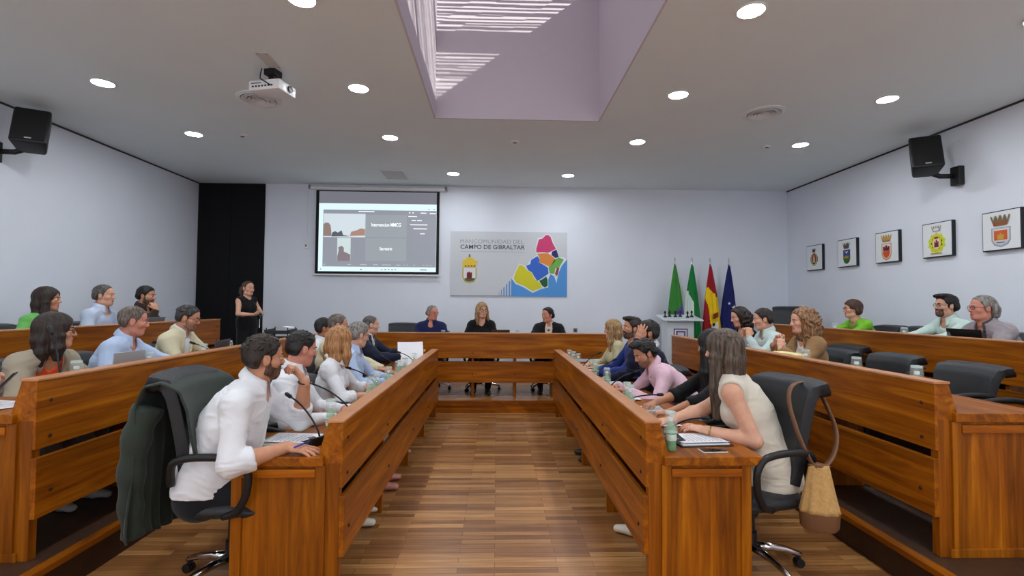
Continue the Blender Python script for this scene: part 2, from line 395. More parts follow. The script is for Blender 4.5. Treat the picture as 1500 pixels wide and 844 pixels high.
# projector
t = thing('projector', 'white projector hanging from the ceiling on a black mount', 'projector', (-2.26, 5.02, HC), R(-14))
pm = MB().box((-0.17, -0.13, -0.245), (0.17, 0.13, -0.145)); pm.build('body', WHITEP, t, bevel=0.012, smooth=40)
mm = MB().box((-0.06, -0.06, -0.06), (0.06, 0.06, 0.0)).box((-0.03, -0.03, -0.13), (0.03, 0.03, -0.06)).box((-0.09, -0.012, -0.145), (0.09, 0.012, -0.128)).box((-0.012, -0.09, -0.145), (0.012, 0.09, -0.128))
mm.build('ceiling_mount', PLASTIC, t, bevel=0.004)
MB().lathe([(0.034, 0), (0.034, 0.012), (0.026, 0.014)], 20, Matrix.Translation((0.172, 0.03, -0.195)) @ Matrix.Rotation(R(90), 4, 'Y')).build('lens', PLASTIC, t, smooth=30)
sp = MB()
for k in range(7): sp.box((-0.13+k*0.035, -0.1325, -0.215), (-0.11+k*0.035, -0.1295, -0.200))
sp.box((-0.14, -0.1325, -0.18), (-0.03, -0.1295, -0.172)); sp.build('port', PLASTIC, t)
MB().tube([(-0.05, -0.10, -0.02), (-0.055, -0.11, -0.08), (-0.03, -0.145, -0.14), (0.05, -0.15, -0.19), (0.08, -0.133, -0.21)], 0.006, 8).build('cable', PLASTIC, t, smooth='all')
t = thing('cover_plate', 'white metal cover plate screwed to ceiling beside the projector mount', 'cover plate', (-2.21, 4.80, HC))
MB().box((-0.06, -0.15, -0.006), (0.06, 0.15, 0)).build('plate', mat('plate metal', srgb(205, 203, 200), 0.5), t, bevel=0.002)
for sx in (-0.045, 0.045):
    for sy in (-0.13, 0.13): MB().lathe([(0.006, -0.009), (0.006, -0.005)], 10, Matrix.Translation((sx, sy, 0))).build('screw', STEEL, t)

# loudspeakers on brackets
def speaker(loc, rz, mirror, lab):
    t = thing('loudspeaker', lab, 'speaker', loc, rz, 'wall loudspeakers')
    M = Matrix.Rotation(R(-22), 4, 'X')
    b = MB().prism([(-0.17,-0.12),(0.17,-0.12),(0.125,0.13),(-0.125,0.13)], -0.24, 0.24, 2, M); b.build('cabinet', PLASTIC, t, bevel=0.03, smooth=40, seg=3)
    g = MB().box((-0.145, -0.128, -0.215), (0.145, -0.119, 0.215), M); g.build('grille', mat('speaker grille', srgb(14,14,15), 0.7, bump=0.5, bscale=500), t, bevel=0.004)
    MB().box((-0.03, -0.131, -0.2), (0.03, -0.127, -0.185), M).build('badge', mat('badge silver', srgb(170,172,175), 0.4), t)
    Q = Matrix.Rotation(-rz, 4, 'Z')
    a = MB().tube([Q @ Vector(p) for p in ((mirror*0.02, 0.0, -0.20), (mirror*0.14, -0.06, -0.27), (mirror*0.30, -0.12, -0.28))], 0.030, 10)
    a.build('bracket_arm', PLASTIC, t, smooth='all')
    px_ = sorted((mirror*0.27, mirror*0.345)); MB().box((px_[0], -0.19, -0.40), (px_[1], -0.06, -0.16), Q).build('wall_plate', PLASTIC, t, bevel=0.01)
    return t
# left and right walls: cabinets turned into the room and towards the seats
t = speaker((-5.47, 6.0, 3.62), R(30), -1, 'black loudspeaker bracketed high on the left wall')
t2_ = speaker((5.47, 6.22, 3.57), R(-30), 1, 'black loudspeaker bracketed high on the right wall')

# ------------------------------------------------------------------ lettering helper: stroke-free text meshes
def text_mesh(s, size, bold=0.0, extr=0.001):
    cu = bpy.data.curves.new('lettering', 'FONT'); cu.body = s; cu.size = size; cu.extrude = extr; cu.offset = bold
    o = bpy.data.objects.new('lettering', cu); C.objects.link(o)
    dg = bpy.context.evaluated_depsgraph_get(); dg.update()
    me = bpy.data.meshes.new_from_object(o.evaluated_get(dg)); bpy.data.objects.remove(o); bpy.data.curves.remove(cu)
    return me
def put_text(s, name, m, parent, x0, x1, z0, z1, y, bold=0.0, rot=None):
    me = text_mesh(s, 1.0, bold*1.0)
    xs = [v.co.x for v in me.vertices]; ys = [v.co.y for v in me.vertices]
    a0, a1, b0, b1 = min(xs), max(xs), min(ys), max(ys)
    for v in me.vertices:
        X = x0 + (v.co.x-a0)/(a1-a0)*(x1-x0); Z = z0 + (v.co.y-b0)/(b1-b0)*(z1-z0)
        v.co = (X, y - v.co.z*1.0, Z)
    me.materials.clear(); me.materials.append(m)
    bm = bmesh.new(); bm.from_mesh(me); bmesh.ops.recalc_face_normals(bm, faces=bm.faces); bm.to_mesh(me); bm.free()
    o = bpy.data.objects.new(name, me); C.objects.link(o); o.parent = parent; return o
def poly(pts, name, m, parent, y, thick=0.002, axis=1):
    """a flat cut-out shape lying on a wall: outline of (x,z), its face at y"""
    mb = MB(); me = bpy.data.meshes.new(name); bm = bmesh.new()
    vs = [bm.verts.new((p[0], y, p[1])) for p in pts]; f = bm.faces.new(vs)
    r = bmesh.ops.extrude_face_region(bm, geom=[f]); 
    bmesh.ops.translate(bm, verts=[e for e in r['geom'] if isinstance(e, bmesh.types.BMVert)], vec=(0, thick, 0))
    bmesh.ops.triangulate(bm, faces=bm.faces); bmesh.ops.recalc_face_normals(bm, faces=bm.faces)
    bm.to_mesh(me); bm.free(); me.materials.append(m)
    o = bpy.data.objects.new(name, me); C.objects.link(o); o.parent = parent; return o
# ------------------------------------------------------------------ council desks
DOWEL = mat('dark dowel', srgb(60, 28, 10), 0.5)
def desk(lab, loc, rotz, s, L, top=0.78, high=0.975, posts=(1.15, 2.3, 3.4)):
    """local: length along y, panel face at x=0, seats at +x (mirrored when s=-1)"""
    t = thing('council_desk', lab, 'desk', loc, rotz, 'council desks')
    def X(pts): return [(s*p[0], p[1]) for p in pts]
    def bx(mb, x0, x1, y0, y1, z0, z1, mi=0):
        a, b = sorted((s*x0, s*x1)); mb.box((a, y0, z0), (b, y1, z1), None, mi); return mb
    def peg(mb, yy, zz, xf):
        mb.lathe([(0.011, 0), (0.011, 0.004), (0.008, 0.006)], 10, Matrix.Translation((s*xf, yy, zz)) @ Matrix.Rotation(R(-90*s), 4, 'Y'), 1)
    up = MB()
    up.prism(X([(0, 0.60), (0.032, 0.60), (0.032, top-0.05), (0.135, top-0.05), (0.135, top), (0.085, high-0.016), (0, high-0.016)]), 0, L, 1)
    o = up.build('front_panel', WY, t, bevel=0.003)
    pins = [(yy, zz, 0.0) for yy in (0.09, L-0.09) for zz in (0.66, 0.86)]+[(yy, 0.36, -0.014) for yy in (0.09, L-0.09)]+[(yy, zz, xf) for yy in posts for zz, xf in ((0.36, -0.014), (0.68, 0.0))]
    pm = MB(); peg(pm, 0, 0, 0); pm.m = [0]*len(pm.f); pm = pm.mesh('dowel', DOWEL)
    for yy, zz, xf in pins:
        d = bpy.data.objects.new('dowel', pm); C.objects.link(d); d.location = (s*xf, yy, zz); d.parent = t
    bx(MB(), -0.006, 0.092, -0.004, L+0.004, high-0.016, high).build('top_rail', WCAP, t, bevel=0.004)
    bx(MB(), -0.014, 0.016, -0.004, L+0.004, 0.225, 0.555).build('modesty_panel', WY, t, bevel=0.003)
    bx(MB(), 0.10, 0.665, -0.03, L+0.03, top-0.052, top).build('worktop', WTOP, t, bevel=0.005)
    for y0, sg in ((0, 1), (L, -1)):
        e = MB()
        a, b = sorted((y0, y0+sg*0.04)); bx(e, 0.07, 0.60, a, b, 0.0, top-0.05)
        ep = e.build('end_panel', WZ, t, bevel=0.002)
        f = MB(); a, b = sorted((y0-sg*0.014, y0+sg*0.01))
        bx(f, 0.09, 0.145, a, b, 0.05, top-0.052); bx(f, 0.545, 0.602, a, b, 0.05, top-0.052)
        bx(f, 0.07, 0.602, a, b, 0.0, 0.05)
        f.build('stile', WZ, ep, bevel=0.003)
        rr = MB(); a, b = sorted((y0-sg*0.022, y0+sg*0.01)); bx(rr, 0.145, 0.545, a, b, top-0.115, top-0.07); rr.build('cross_rail', WRAIL, ep, bevel=0.004)
        p = MB(); a, b = sorted((y0-sg*0.002, y0+sg*0.05)); bx(p, 0.016, 0.08, a, b, 0.0, top-0.04); p.build('corner_post', WZ, t, bevel=0.003)
    for yy in posts:
        bx(MB(), 0.03, 0.42, yy-0.02, yy+0.02, 0.0, top-0.055).build('support_leg', WZ, t, bevel=0.003)
    return t
Y0, YL = 2.85, 4.5
IN_TOP = 0.78; MID_TOP = PZ1+0.80; OUT_TOP = PZ2+0.79; CEN_TOP = SZ+0.80
desk('long pine council desk left of the central aisle', (-0.85, Y0, 0), 0, -1, YL)
desk('long pine council desk right of the central aisle', (0.85, Y0, 0), 0, 1, YL)
desk('middle pine desk on the first left tier', (-2.52, Y0, PZ1), 0, -1, 4.35, 0.80, 0.99)
desk('middle pine desk on the first right tier', (2.52, Y0-0.02, PZ1), 0, 1, 4.35, 0.82, 0.995)
desk('outer pine desk on the top left tier by the wall', (-4.20, Y0, PZ2), 0, -1, 4.92, 0.79, 0.975, (1.2, 2.4, 3.6))
desk('outer pine desk on the top right tier by the wall', (4.20, Y0, PZ2), 0, 1, 4.75, 0.79, 0.965, (1.2, 2.4, 3.6))
desk('presidential pine desk across the stage below the map', (-2.05, 7.9, SZ), R(-90), -1, 3.9, 0.80, 1.0, (1.04, 1.68, 2.345, 2.95))

# ------------------------------------------------------------------ office chairs (facing local +y, origin on the floor)
def chair_proto():
    t = thing('office_chair', 'black leather office chair', 'chair')
    seat = MB()
    def se(u, v):    # rounded cushion
        a = 2*math.pi*u; ex = 0.42
        c, s_ = math.cos(a), math.sin(a)
        rx = 0.255*(abs(c)**ex)*(1 if c >= 0 else -1); ry = 0.25*(abs(s_)**ex)*(1 if s_ >= 0 else -1)
        k = math.sin(math.pi*v)**0.35 if 0 < v < 1 else 0.0
        z = 0.445 - 0.055*math.cos(math.pi*v) - (0.035*max(0, (ry-0.14)/0.1) if v > 0.5 else 0)
        return (rx*k, ry*k+0.02, z)
    seat.grid(se, 40, 11, closed_u=True)
    seat.build('seat', LEATHER, t, smooth='all', weld=True)
    # backrest: leather slab, curved in plan and profile, top rolled backwards
    prof = [(-0.205, 0.50), (-0.235, 0.60), (-0.245, 0.70), (-0.262, 0.80), (-0.280, 0.89), (-0.298, 0.965), (-0.320, 1.000), (-0.352, 1.008), (-0.375, 0.985)]
    back = MB()
    n = len(prof)
    def bk(u, v):
        k = v*(n-1); i = min(int(k), n-2); f = k-i
        y = prof[i][0]*(1-f)+prof[i+1][0]*f; z = prof[i][1]*(1-f)+prof[i+1][1]*f
        x = (u-0.5)*2
        w = 0.225 + 0.035*min(1, v*1.6) - 0.045*max(0, (v-0.72)/0.28)**2
        return (x*w, y+0.045*abs(x)**2.2, z-0.012*abs(x)**4)
    back.grid(bk, 19, 41)
    b = back.build('backrest', LEATHER, t, thick=0.062, smooth='all')
    md = b.modifiers.new('round', 'BEVEL'); md.width = 0.022; md.segments = 3; md.limit_method = 'ANGLE'; md.angle_limit = R(60)
    for s in (-1, 1):
        arm = MB(); pts = [(s*0.245, -0.22, 0.60), (s*0.285, -0.20, 0.735), (s*0.30, -0.10, 0.765), (s*0.302, 0.06, 0.765), (s*0.30, 0.17, 0.745), (s*0.295, 0.215, 0.67), (s*0.285, 0.20, 0.55), (s*0.265, 0.14, 0.45), (s*0.24, 0.06, 0.425)]
        P = []
        for i in range(len(pts)-1):
            for k in range(4):
                a, c = Vector(pts[i]), Vector(pts[i+1]); P.append(a.lerp(c, k/4))
        P.append(Vector(pts[-1]))
        for _ in range(2): P = [P[0]]+[(P[i-1]+P[i]*2+P[i+1])/4 for i in range(1, len(P)-1)]+[P[-1]]
        arm.tube(P, 0.021, 10); arm.build('armrest', PLASTIC, t, smooth='all')
    MB().tube([(0, 0.0, 0.40), (0, -0.12, 0.405), (0, -0.225, 0.44), (0, -0.265, 0.52), (0, -0.285, 0.62)], 0.024, 10).build('back_bracket', PLASTIC, t, smooth='all')
    MB().box((-0.10, -0.12, 0.365), (0.10, 0.14, 0.40)).build('seat_mechanism', PLASTIC, t, bevel=0.01)
    MB().lathe([(0.036, 0.10), (0.036, 0.21), (0.024, 0.212), (0.022, 0.37)], 16).build('gas_column', PLASTIC, t, smooth=40)
    for k in range(5):
        a = R(90+72*k+20); d = Vector((math.cos(a), math.sin(a), 0))
        pts = [d*0.02+Vector((0,0,0.125)), d*0.12+Vector((0,0,0.122)), d*0.22+Vector((0,0,0.105)), d*0.295+Vector((0,0,0.080)), d*0.315+Vector((0,0,0.072))]
        lg = MB().tube(pts, [0.028, 0.024, 0.02, 0.017, 0.012], 10).build('base_leg', CHROME, t, smooth='all')
        cs = MB(); c = d*0.30
        per = Vector((-d.y, d.x, 0))
        for q in (-1, 1):
            M = Matrix.Translation(c+per*0.014*q+Vector((0,0,0.027))) @ per.to_track_quat('Z', 'Y').to_matrix().to_4x4()
            cs.lathe([(0.012, -0.010), (0.027, -0.010), (0.027, 0.010), (0.012, 0.010)], 14, M)
        cs.tube([c+Vector((0,0,0.03)), c+Vector((0,0,0.075))], 0.010, 8)
        cs.build('caster', PLASTIC, lg, smooth=40)
    return t
CH0 = chair_proto(); CH_USED = [False]
def chair(x, y, z, face, label, lift=0.0, back=1.0, group='black office chairs'):
    """face: world heading in degrees (0 = +x, 90 = +y)"""
    if not CH_USED[0]:
        CH_USED[0] = True; kids_ = None
        for c in kids(CH0): kids(c)
        KIDCACHE[CH0.name] = [(c, kids(c)) for c in kids(CH0)]
        CH0.location = (x, y, z); CH0.rotation_euler = (0, 0, R(face-90)); CH0['label'] = label; CH0['group'] = group; o = CH0
    else:
        o = dup(CH0, (x, y, z), R(face-90), label, group)
    if back != 1.0:
        for c in kids(o):
            if c.name.split('.')[0] == 'backrest': c.scale = (1, 1, back); c.location.z = 0.5*(1-back)
    if lift:
        for c in kids(o):
            n = c.name.split('.')[0]
            if n in ('seat', 'backrest', 'armrest', 'back_bracket', 'seat_mechanism'): c.location.z = lift
            if n == 'gas_column': c.scale = (1, 1, 1); c.location.z = lift*0.5
    return o
# ------------------------------------------------------------------ people: bodies grown from an implicit skeleton, one continuous surface each
V3 = lambda *a: np.array(a, dtype=np.float64)
def unit(v): return v/(np.linalg.norm(v)+1e-12)

class Field:
    def __init__(s): s.ops = []
    def _add(s, fn, lo, hi, k, op): s.ops.append((fn, np.array(lo), np.array(hi), k, op)); return s
    def cone(s, a, b, ra, rb, k=0.02, op='u'):
        a = np.array(a, float); b = np.array(b, float); ab = b-a; L2 = max(ab@ab, 1e-9)
        def fn(X, Y, Z):
            t = np.clip(((X-a[0])*ab[0]+(Y-a[1])*ab[1]+(Z-a[2])*ab[2])/L2, 0, 1)
            return np.sqrt((X-a[0]-t*ab[0])**2+(Y-a[1]-t*ab[1])**2+(Z-a[2]-t*ab[2])**2)-(ra+t*(rb-ra))
        m = max(ra, rb); return s._add(fn, np.minimum(a, b)-m, np.maximum(a, b)+m, k, op)
    def ell(s, c, rad, B=None, k=0.02, op='u'):
        c = np.array(c, float); rad = np.array(rad, float); B = np.eye(3) if B is None else B   # rows of B = axes
        def fn(X, Y, Z):
            dx, dy, dz = X-c[0], Y-c[1], Z-c[2]
            q = [(dx*B[i, 0]+dy*B[i, 1]+dz*B[i, 2])/rad[i] for i in range(3)]
            k0 = np.sqrt(q[0]**2+q[1]**2+q[2]**2)
            k1 = np.sqrt((q[0]/rad[0])**2+(q[1]/rad[1])**2+(q[2]/rad[2])**2)+1e-9
            return k0*(k0-1)/k1
        ext = np.sqrt(((B*rad[:, None])**2).sum(0)); return s._add(fn, c-ext, c+ext, k, op)
    def slab(s, a, b, sa, sb, fa, fb, side, k=0.02, op='u'):
        """tapered limb of elliptic section: half widths sa..sb along side, fa..fb across it"""
        a = np.array(a, float); b = np.array(b, float); ab = b-a; L = np.linalg.norm(ab)+1e-9; A = ab/L
        S = unit(np.array(side, float)-A*(np.array(side, float)@A)); Fr = np.cross(A, S)
        def fn(X, Y, Z):
            dx, dy, dz = X-a[0], Y-a[1], Z-a[2]
            h = dx*A[0]+dy*A[1]+dz*A[2]; t = np.clip(h/L, 0, 1); e = h-t*L
            rs = sa+t*(sb-sa); rf = fa+t*(fb-fa); rm = np.minimum(rs, rf)
            qs = (dx*S[0]+dy*S[1]+dz*S[2])/rs; qf = (dx*Fr[0]+dy*Fr[1]+dz*Fr[2])/rf; qe = e/rm
            k0 = np.sqrt(qs**2+qf**2+qe**2); k1 = np.sqrt((qs/rs)**2+(qf/rf)**2+(qe/rm)**2)+1e-9
            return k0*(k0-1)/k1
        m = max(sa, sb, fa, fb); return s._add(fn, np.minimum(a, b)-m, np.maximum(a, b)+m, k, op)
    def poly2(s, P, origin, ax, up, lo, hi, k=0.01, op='i'):
        """outline P in the (ax, up) plane through origin, infinite across it"""
        P = np.array(P, float); o = np.array(origin, float)
        def fn(X, Y, Z):
            u = (X-o[0])*ax[0]+(Y-o[1])*ax[1]+(Z-o[2])*ax[2]; v = (X-o[0])*up[0]+(Y-o[1])*up[1]+(Z-o[2])*up[2]
            d = np.full(u.shape, 1e9); sg = np.ones(u.shape); n = len(P); j = n-1
            for i in range(n):
                e = P[j]-P[i]; wu, wv = u-P[i, 0], v-P[i, 1]
                t = np.clip((wu*e[0]+wv*e[1])/(e@e+1e-12), 0, 1)
                d = np.minimum(d, (wu-e[0]*t)**2+(wv-e[1]*t)**2)
                c1 = v >= P[i, 1]; c2 = v < P[j, 1]; c3 = e[0]*wv > e[1]*wu
                fl = (c1 & c2 & c3) | (~c1 & ~c2 & ~c3); sg = np.where(fl, -sg, sg); j = i
            return sg*np.sqrt(d)
        return s._add(fn, lo, hi, k, op)
    def half(s, p, nrm, lo=None, hi=None, k=0.005):
        """keep the side the normal points away from"""
        p = np.array(p, float); n = unit(np.array(nrm, float)); big = 50.0
        return s._add(lambda X, Y, Z: (X-p[0])*n[0]+(Y-p[1])*n[1]+(Z-p[2])*n[2], p-big if lo is None else lo, p+big if hi is None else hi, k, 'i')
    def mesh(s, h, pad=0.02):
        us = [o for o in s.ops if o[4] == 'u']
        lo = np.min([o[1] for o in us], 0)-pad; hi = np.max([o[2] for o in us], 0)+pad
        n = np.maximum(np.ceil((hi-lo)/h).astype(int)+1, 4)
        F = np.full(n, 0.1, np.float32)
        ax = [lo[i]+h*np.arange(n[i]) for i in range(3)]
        for fn, a, b, k, op in s.ops:
            mg = 2.5*k+2*h
            i0 = np.maximum(((a-mg-lo)/h).astype(int), 0); i1 = np.minimum(np.ceil((b+mg-lo)/h).astype(int)+1, n)
            if np.any(i1 <= i0): continue
            sl = tuple(slice(i0[i], i1[i]) for i in range(3))
            X = ax[0][sl[0]][:, None, None]; Y = ax[1][sl[1]][None, :, None]; Z = ax[2][sl[2]][None, None, :]
            d = fn(X, Y, Z).astype(np.float32); A = F[sl]
            if d.shape != A.shape: d = np.broadcast_to(d, A.shape)
            if op == 'u':
                q = np.clip(0.5+0.5*(A-d)/k, 0, 1); F[sl] = A*(1-q)+d*q-k*q*(1-q)
            else:
                if op == 's': d = -d
                q = np.clip(0.5-0.5*(A-d)/k, 0, 1); F[sl] = A*(1-q)+d*q+k*q*(1-q)
        F[0] = F[-1] = 0.1; F[:, 0] = F[:, -1] = 0.1; F[:, :, 0] = F[:, :, -1] = 0.1
        return surface_nets(F, lo, h)

def surface_nets(F, lo, h):
    In = F < 0
    c = In[:-1, :-1, :-1].astype(np.int8)
    for i, j, k in ((1,0,0),(0,1,0),(0,0,1),(1,1,0),(1,0,1),(0,1,1),(1,1,1)):
        c = c + In[i:F.shape[0]-1+i, j:F.shape[1]-1+j, k:F.shape[2]-1+k]
    act = (c > 0) & (c < 8)
    ids = np.full(act.shape, -1, np.int64); I = np.argwhere(act); ids[act] = np.arange(len(I))
    acc = np.zeros((len(I), 3)); cnt = np.zeros(len(I))
    cor = [(0,0,0),(1,0,0),(0,1,0),(1,1,0),(0,0,1),(1,0,1),(0,1,1),(1,1,1)]
    vals = [F[I[:,0]+a, I[:,1]+b, I[:,2]+d] for a, b, d in cor]
    for p in range(8):
        for q in range(p+1, 8):
            df = [cor[q][x]-cor[p][x] for x in range(3)]
            if sum(df) != 1 or min(df) < 0: continue
            fa, fb = vals[p], vals[q]; m = (fa < 0) != (fb < 0)
            t = np.where(m, fa/(fa-fb+1e-20), 0)
            for x in range(3): acc[:, x] += np.where(m, cor[p][x]+t*df[x], 0)
            cnt += m
    Vt = lo + h*(I + acc/cnt[:, None])
    faces = []
    for ax_ in range(3):
        a, b = [(1, 2), (2, 0), (0, 1)][ax_]
        sl0 = [slice(None)]*3; sl1 = [slice(None)]*3; sl0[ax_] = slice(0, -1); sl1[ax_] = slice(1, None)
        s0, s1 = In[tuple(sl0)], In[tuple(sl1)]
        E = np.argwhere(s0 != s1)
        E = E[(E[:, a] > 0) & (E[:, b] > 0) & (E[:, a] < F.shape[a]-1) & (E[:, b] < F.shape[b]-1)]
        da = np.zeros(3, int); da[a] = 1; db = np.zeros(3, int); db[b] = 1
        g = lambda M: ids[M[:, 0], M[:, 1], M[:, 2]]
        q = np.stack([g(E-da-db), g(E-db), g(E), g(E-da)], 1)
        fl = s0[E[:, 0], E[:, 1], E[:, 2]]
        q = np.where(fl[:, None], q, q[:, ::-1])
        faces.append(q[(q >= 0).all(1)])
    return Vt, np.concatenate(faces)

def vnoise(P, seed=0):
    """smooth value noise in -1..1"""
    i = np.floor(P).astype(np.int64); f = P-i; f = f*f*(3-2*f); r = 0
    for dx in (0, 1):
        for dy in (0, 1):
            for dz in (0, 1):
                hsh = ((i[:,0]+dx)*73856093) ^ ((i[:,1]+dy)*19349663) ^ ((i[:,2]+dz)*83492791) ^ (seed*2654435)
                hsh = (hsh ^ (hsh >> 13)) * 1274126177 & 0x7fffffff
                v = ((hsh ^ (hsh >> 16)) & 0xffff)/32767.5-1
                r = r+v*(f[:,0] if dx else 1-f[:,0])*(f[:,1] if dy else 1-f[:,1])*(f[:,2] if dz else 1-f[:,2])
    return r
def vnormals(Vt, Fc):
    n = np.zeros_like(Vt); a, b, c, d = (Vt[Fc[:, i]] for i in range(4)); fn = np.cross(c-a, d-b)
    for i in range(4): np.add.at(n, Fc[:, i], fn)
    return n/(np.linalg.norm(n, axis=1, keepdims=True)+1e-12)
def smooth_v(Vt, Fc, it=1, lam=0.5):
    for _ in range(it):
        acc = np.zeros_like(Vt); c = np.zeros(len(Vt))
        for i in range(4):
            for j in ((i+1) % 4, (i+3) % 4):
                np.add.at(acc, Fc[:, i], Vt[Fc[:, j]]); np.add.at(c, Fc[:, i], 1)
        Vt = Vt*(1-lam)+lam*acc/np.maximum(c, 1)[:, None]
    return Vt
def np_obj(name, parts, mats, parent, origin, mi=None):
    """parts: list of (V, F); joined into one mesh object in the parent's space"""
    vs = []; fs = []; o = 0
    for Vt, Fc in parts: vs.append(Vt); fs.append(Fc+o); o += len(Vt)
    Vt = np.concatenate(vs)-origin; Fc = np.concatenate(fs)
    me = bpy.data.meshes.new(name); me.vertices.add(len(Vt)); me.vertices.foreach_set('co', Vt.astype(np.float32).ravel())
    me.loops.add(Fc.size); me.loops.foreach_set('vertex_index', Fc.astype(np.int32).ravel())
    me.polygons.add(len(Fc)); me.polygons.foreach_set('loop_start', np.arange(0, Fc.size, 4, dtype=np.int32))
    for m in (mats if isinstance(mats, (list, tuple)) else [mats]): me.materials.append(m)
    if mi is not None: me.polygons.foreach_set('material_index', mi.astype(np.int32))
    me.polygons.foreach_set('use_smooth', np.ones(len(Fc), bool)); me.update(calc_edges=True); me.validate()
    ob = bpy.data.objects.new(name, me); C.objects.link(ob); ob.parent = parent
    return ob

def skin_mat(key, col):
    m = mat('skin '+key, col, 0.55, spec=0.35, noise=0.06, nscale=30, bump=0.06, bscale=400)
    b = m.node_tree.nodes['Principled BSDF']; b.inputs['Subsurface Weight'].default_value = 0.12
    b.inputs['Subsurface Radius'].default_value = (0.012, 0.004, 0.002); b.inputs['Subsurface Scale'].default_value = 0.5
    return m
SKINS = {'fair': skin_mat('fair', srgb(214, 164, 138)), 'mid': skin_mat('mid', srgb(196, 142, 112)), 'tan': skin_mat('tan', srgb(176, 118, 88)), 'ruddy': skin_mat('ruddy', srgb(202, 138, 116))}
LIPM = mat('lips', srgb(178, 108, 98), 0.5); EYEW = mat('eye white', srgb(225, 222, 218), 0.25); IRIS = mat('iris', srgb(48, 32, 24), 0.2)
def hair_mat(key, c0, c1):
    m = bpy.data.materials.new('hair '+key); m.use_nodes = True; nt = m.node_tree; b = nt.nodes['Principled BSDF']
    tc = nt.nodes.new('ShaderNodeTexCoord'); mp = nt.nodes.new('ShaderNodeMapping'); mp.inputs['Scale'].default_value = (70, 70, 7)
    nt.links.new(tc.outputs['Object'], mp.inputs[0]); n = nt.nodes.new('ShaderNodeTexNoise'); n.inputs['Scale'].default_value = 1.0; n.inputs['Detail'].default_value = 4
    nt.links.new(mp.outputs[0], n.inputs['Vector']); r = ramp(nt, [(0.35, c0), (0.66, c1)]); nt.links.new(n.outputs[0], r.inputs[0]); nt.links.new(r.outputs[0], b.inputs['Base Color'])
    b.inputs['Roughness'].default_value = 0.5; b.inputs['Specular IOR Level'].default_value = 0.35
    bp = nt.nodes.new('ShaderNodeBump'); bp.inputs['Strength'].default_value = 0.5; bp.inputs['Distance'].default_value = 0.006
    nt.links.new(n.outputs[0], bp.inputs['Height']); nt.links.new(bp.outputs[0], b.inputs['Normal']); return m
HAIRS = {'black': hair_mat('black', srgb(14, 12, 12), srgb(34, 29, 28)), 'darkbrown': hair_mat('dark brown', srgb(24, 17, 14), srgb(52, 38, 31)),
         'brown': hair_mat('brown', srgb(50, 36, 28), srgb(98, 76, 60)), 'grey': hair_mat('grey', srgb(82, 78, 74), srgb(150, 145, 138)),
         'darkgrey': hair_mat('dark grey', srgb(46, 43, 42), srgb(104, 98, 94)), 'blonde': hair_mat('blonde', srgb(112, 82, 52), srgb(186, 150, 104)),
         'copper': hair_mat('copper blonde', srgb(126, 82, 48), srgb(190, 140, 92)), 'curlblonde': hair_mat('curly blonde', srgb(70, 48, 34), srgb(170, 126, 84)),
         'chestnut': hair_mat('chestnut', srgb(48, 30, 24), srgb(92, 60, 46)), 'stubble': hair_mat('stubble', srgb(112, 84, 70), srgb(158, 118, 98)), 'beard': hair_mat('short beard', srgb(58, 42, 34), srgb(108, 80, 64)), 'greybrown': hair_mat('grey brown', srgb(64, 54, 48), srgb(118, 104, 94)), 'greyblack': hair_mat('greying black', srgb(20, 19, 20), srgb(66, 62, 62)),
         'longbrown': hair_mat('long brown', srgb(44, 36, 31), srgb(104, 88, 74))}
def cloth(key, r, g, b_, rough=0.85, noise=0.04, bump=0.04, bs=160): return mat('cloth '+key, srgb(r, g, b_), rough, spec=0.25, noise=noise, nscale=9, bump=bump, bscale=bs, sheen=0.1)

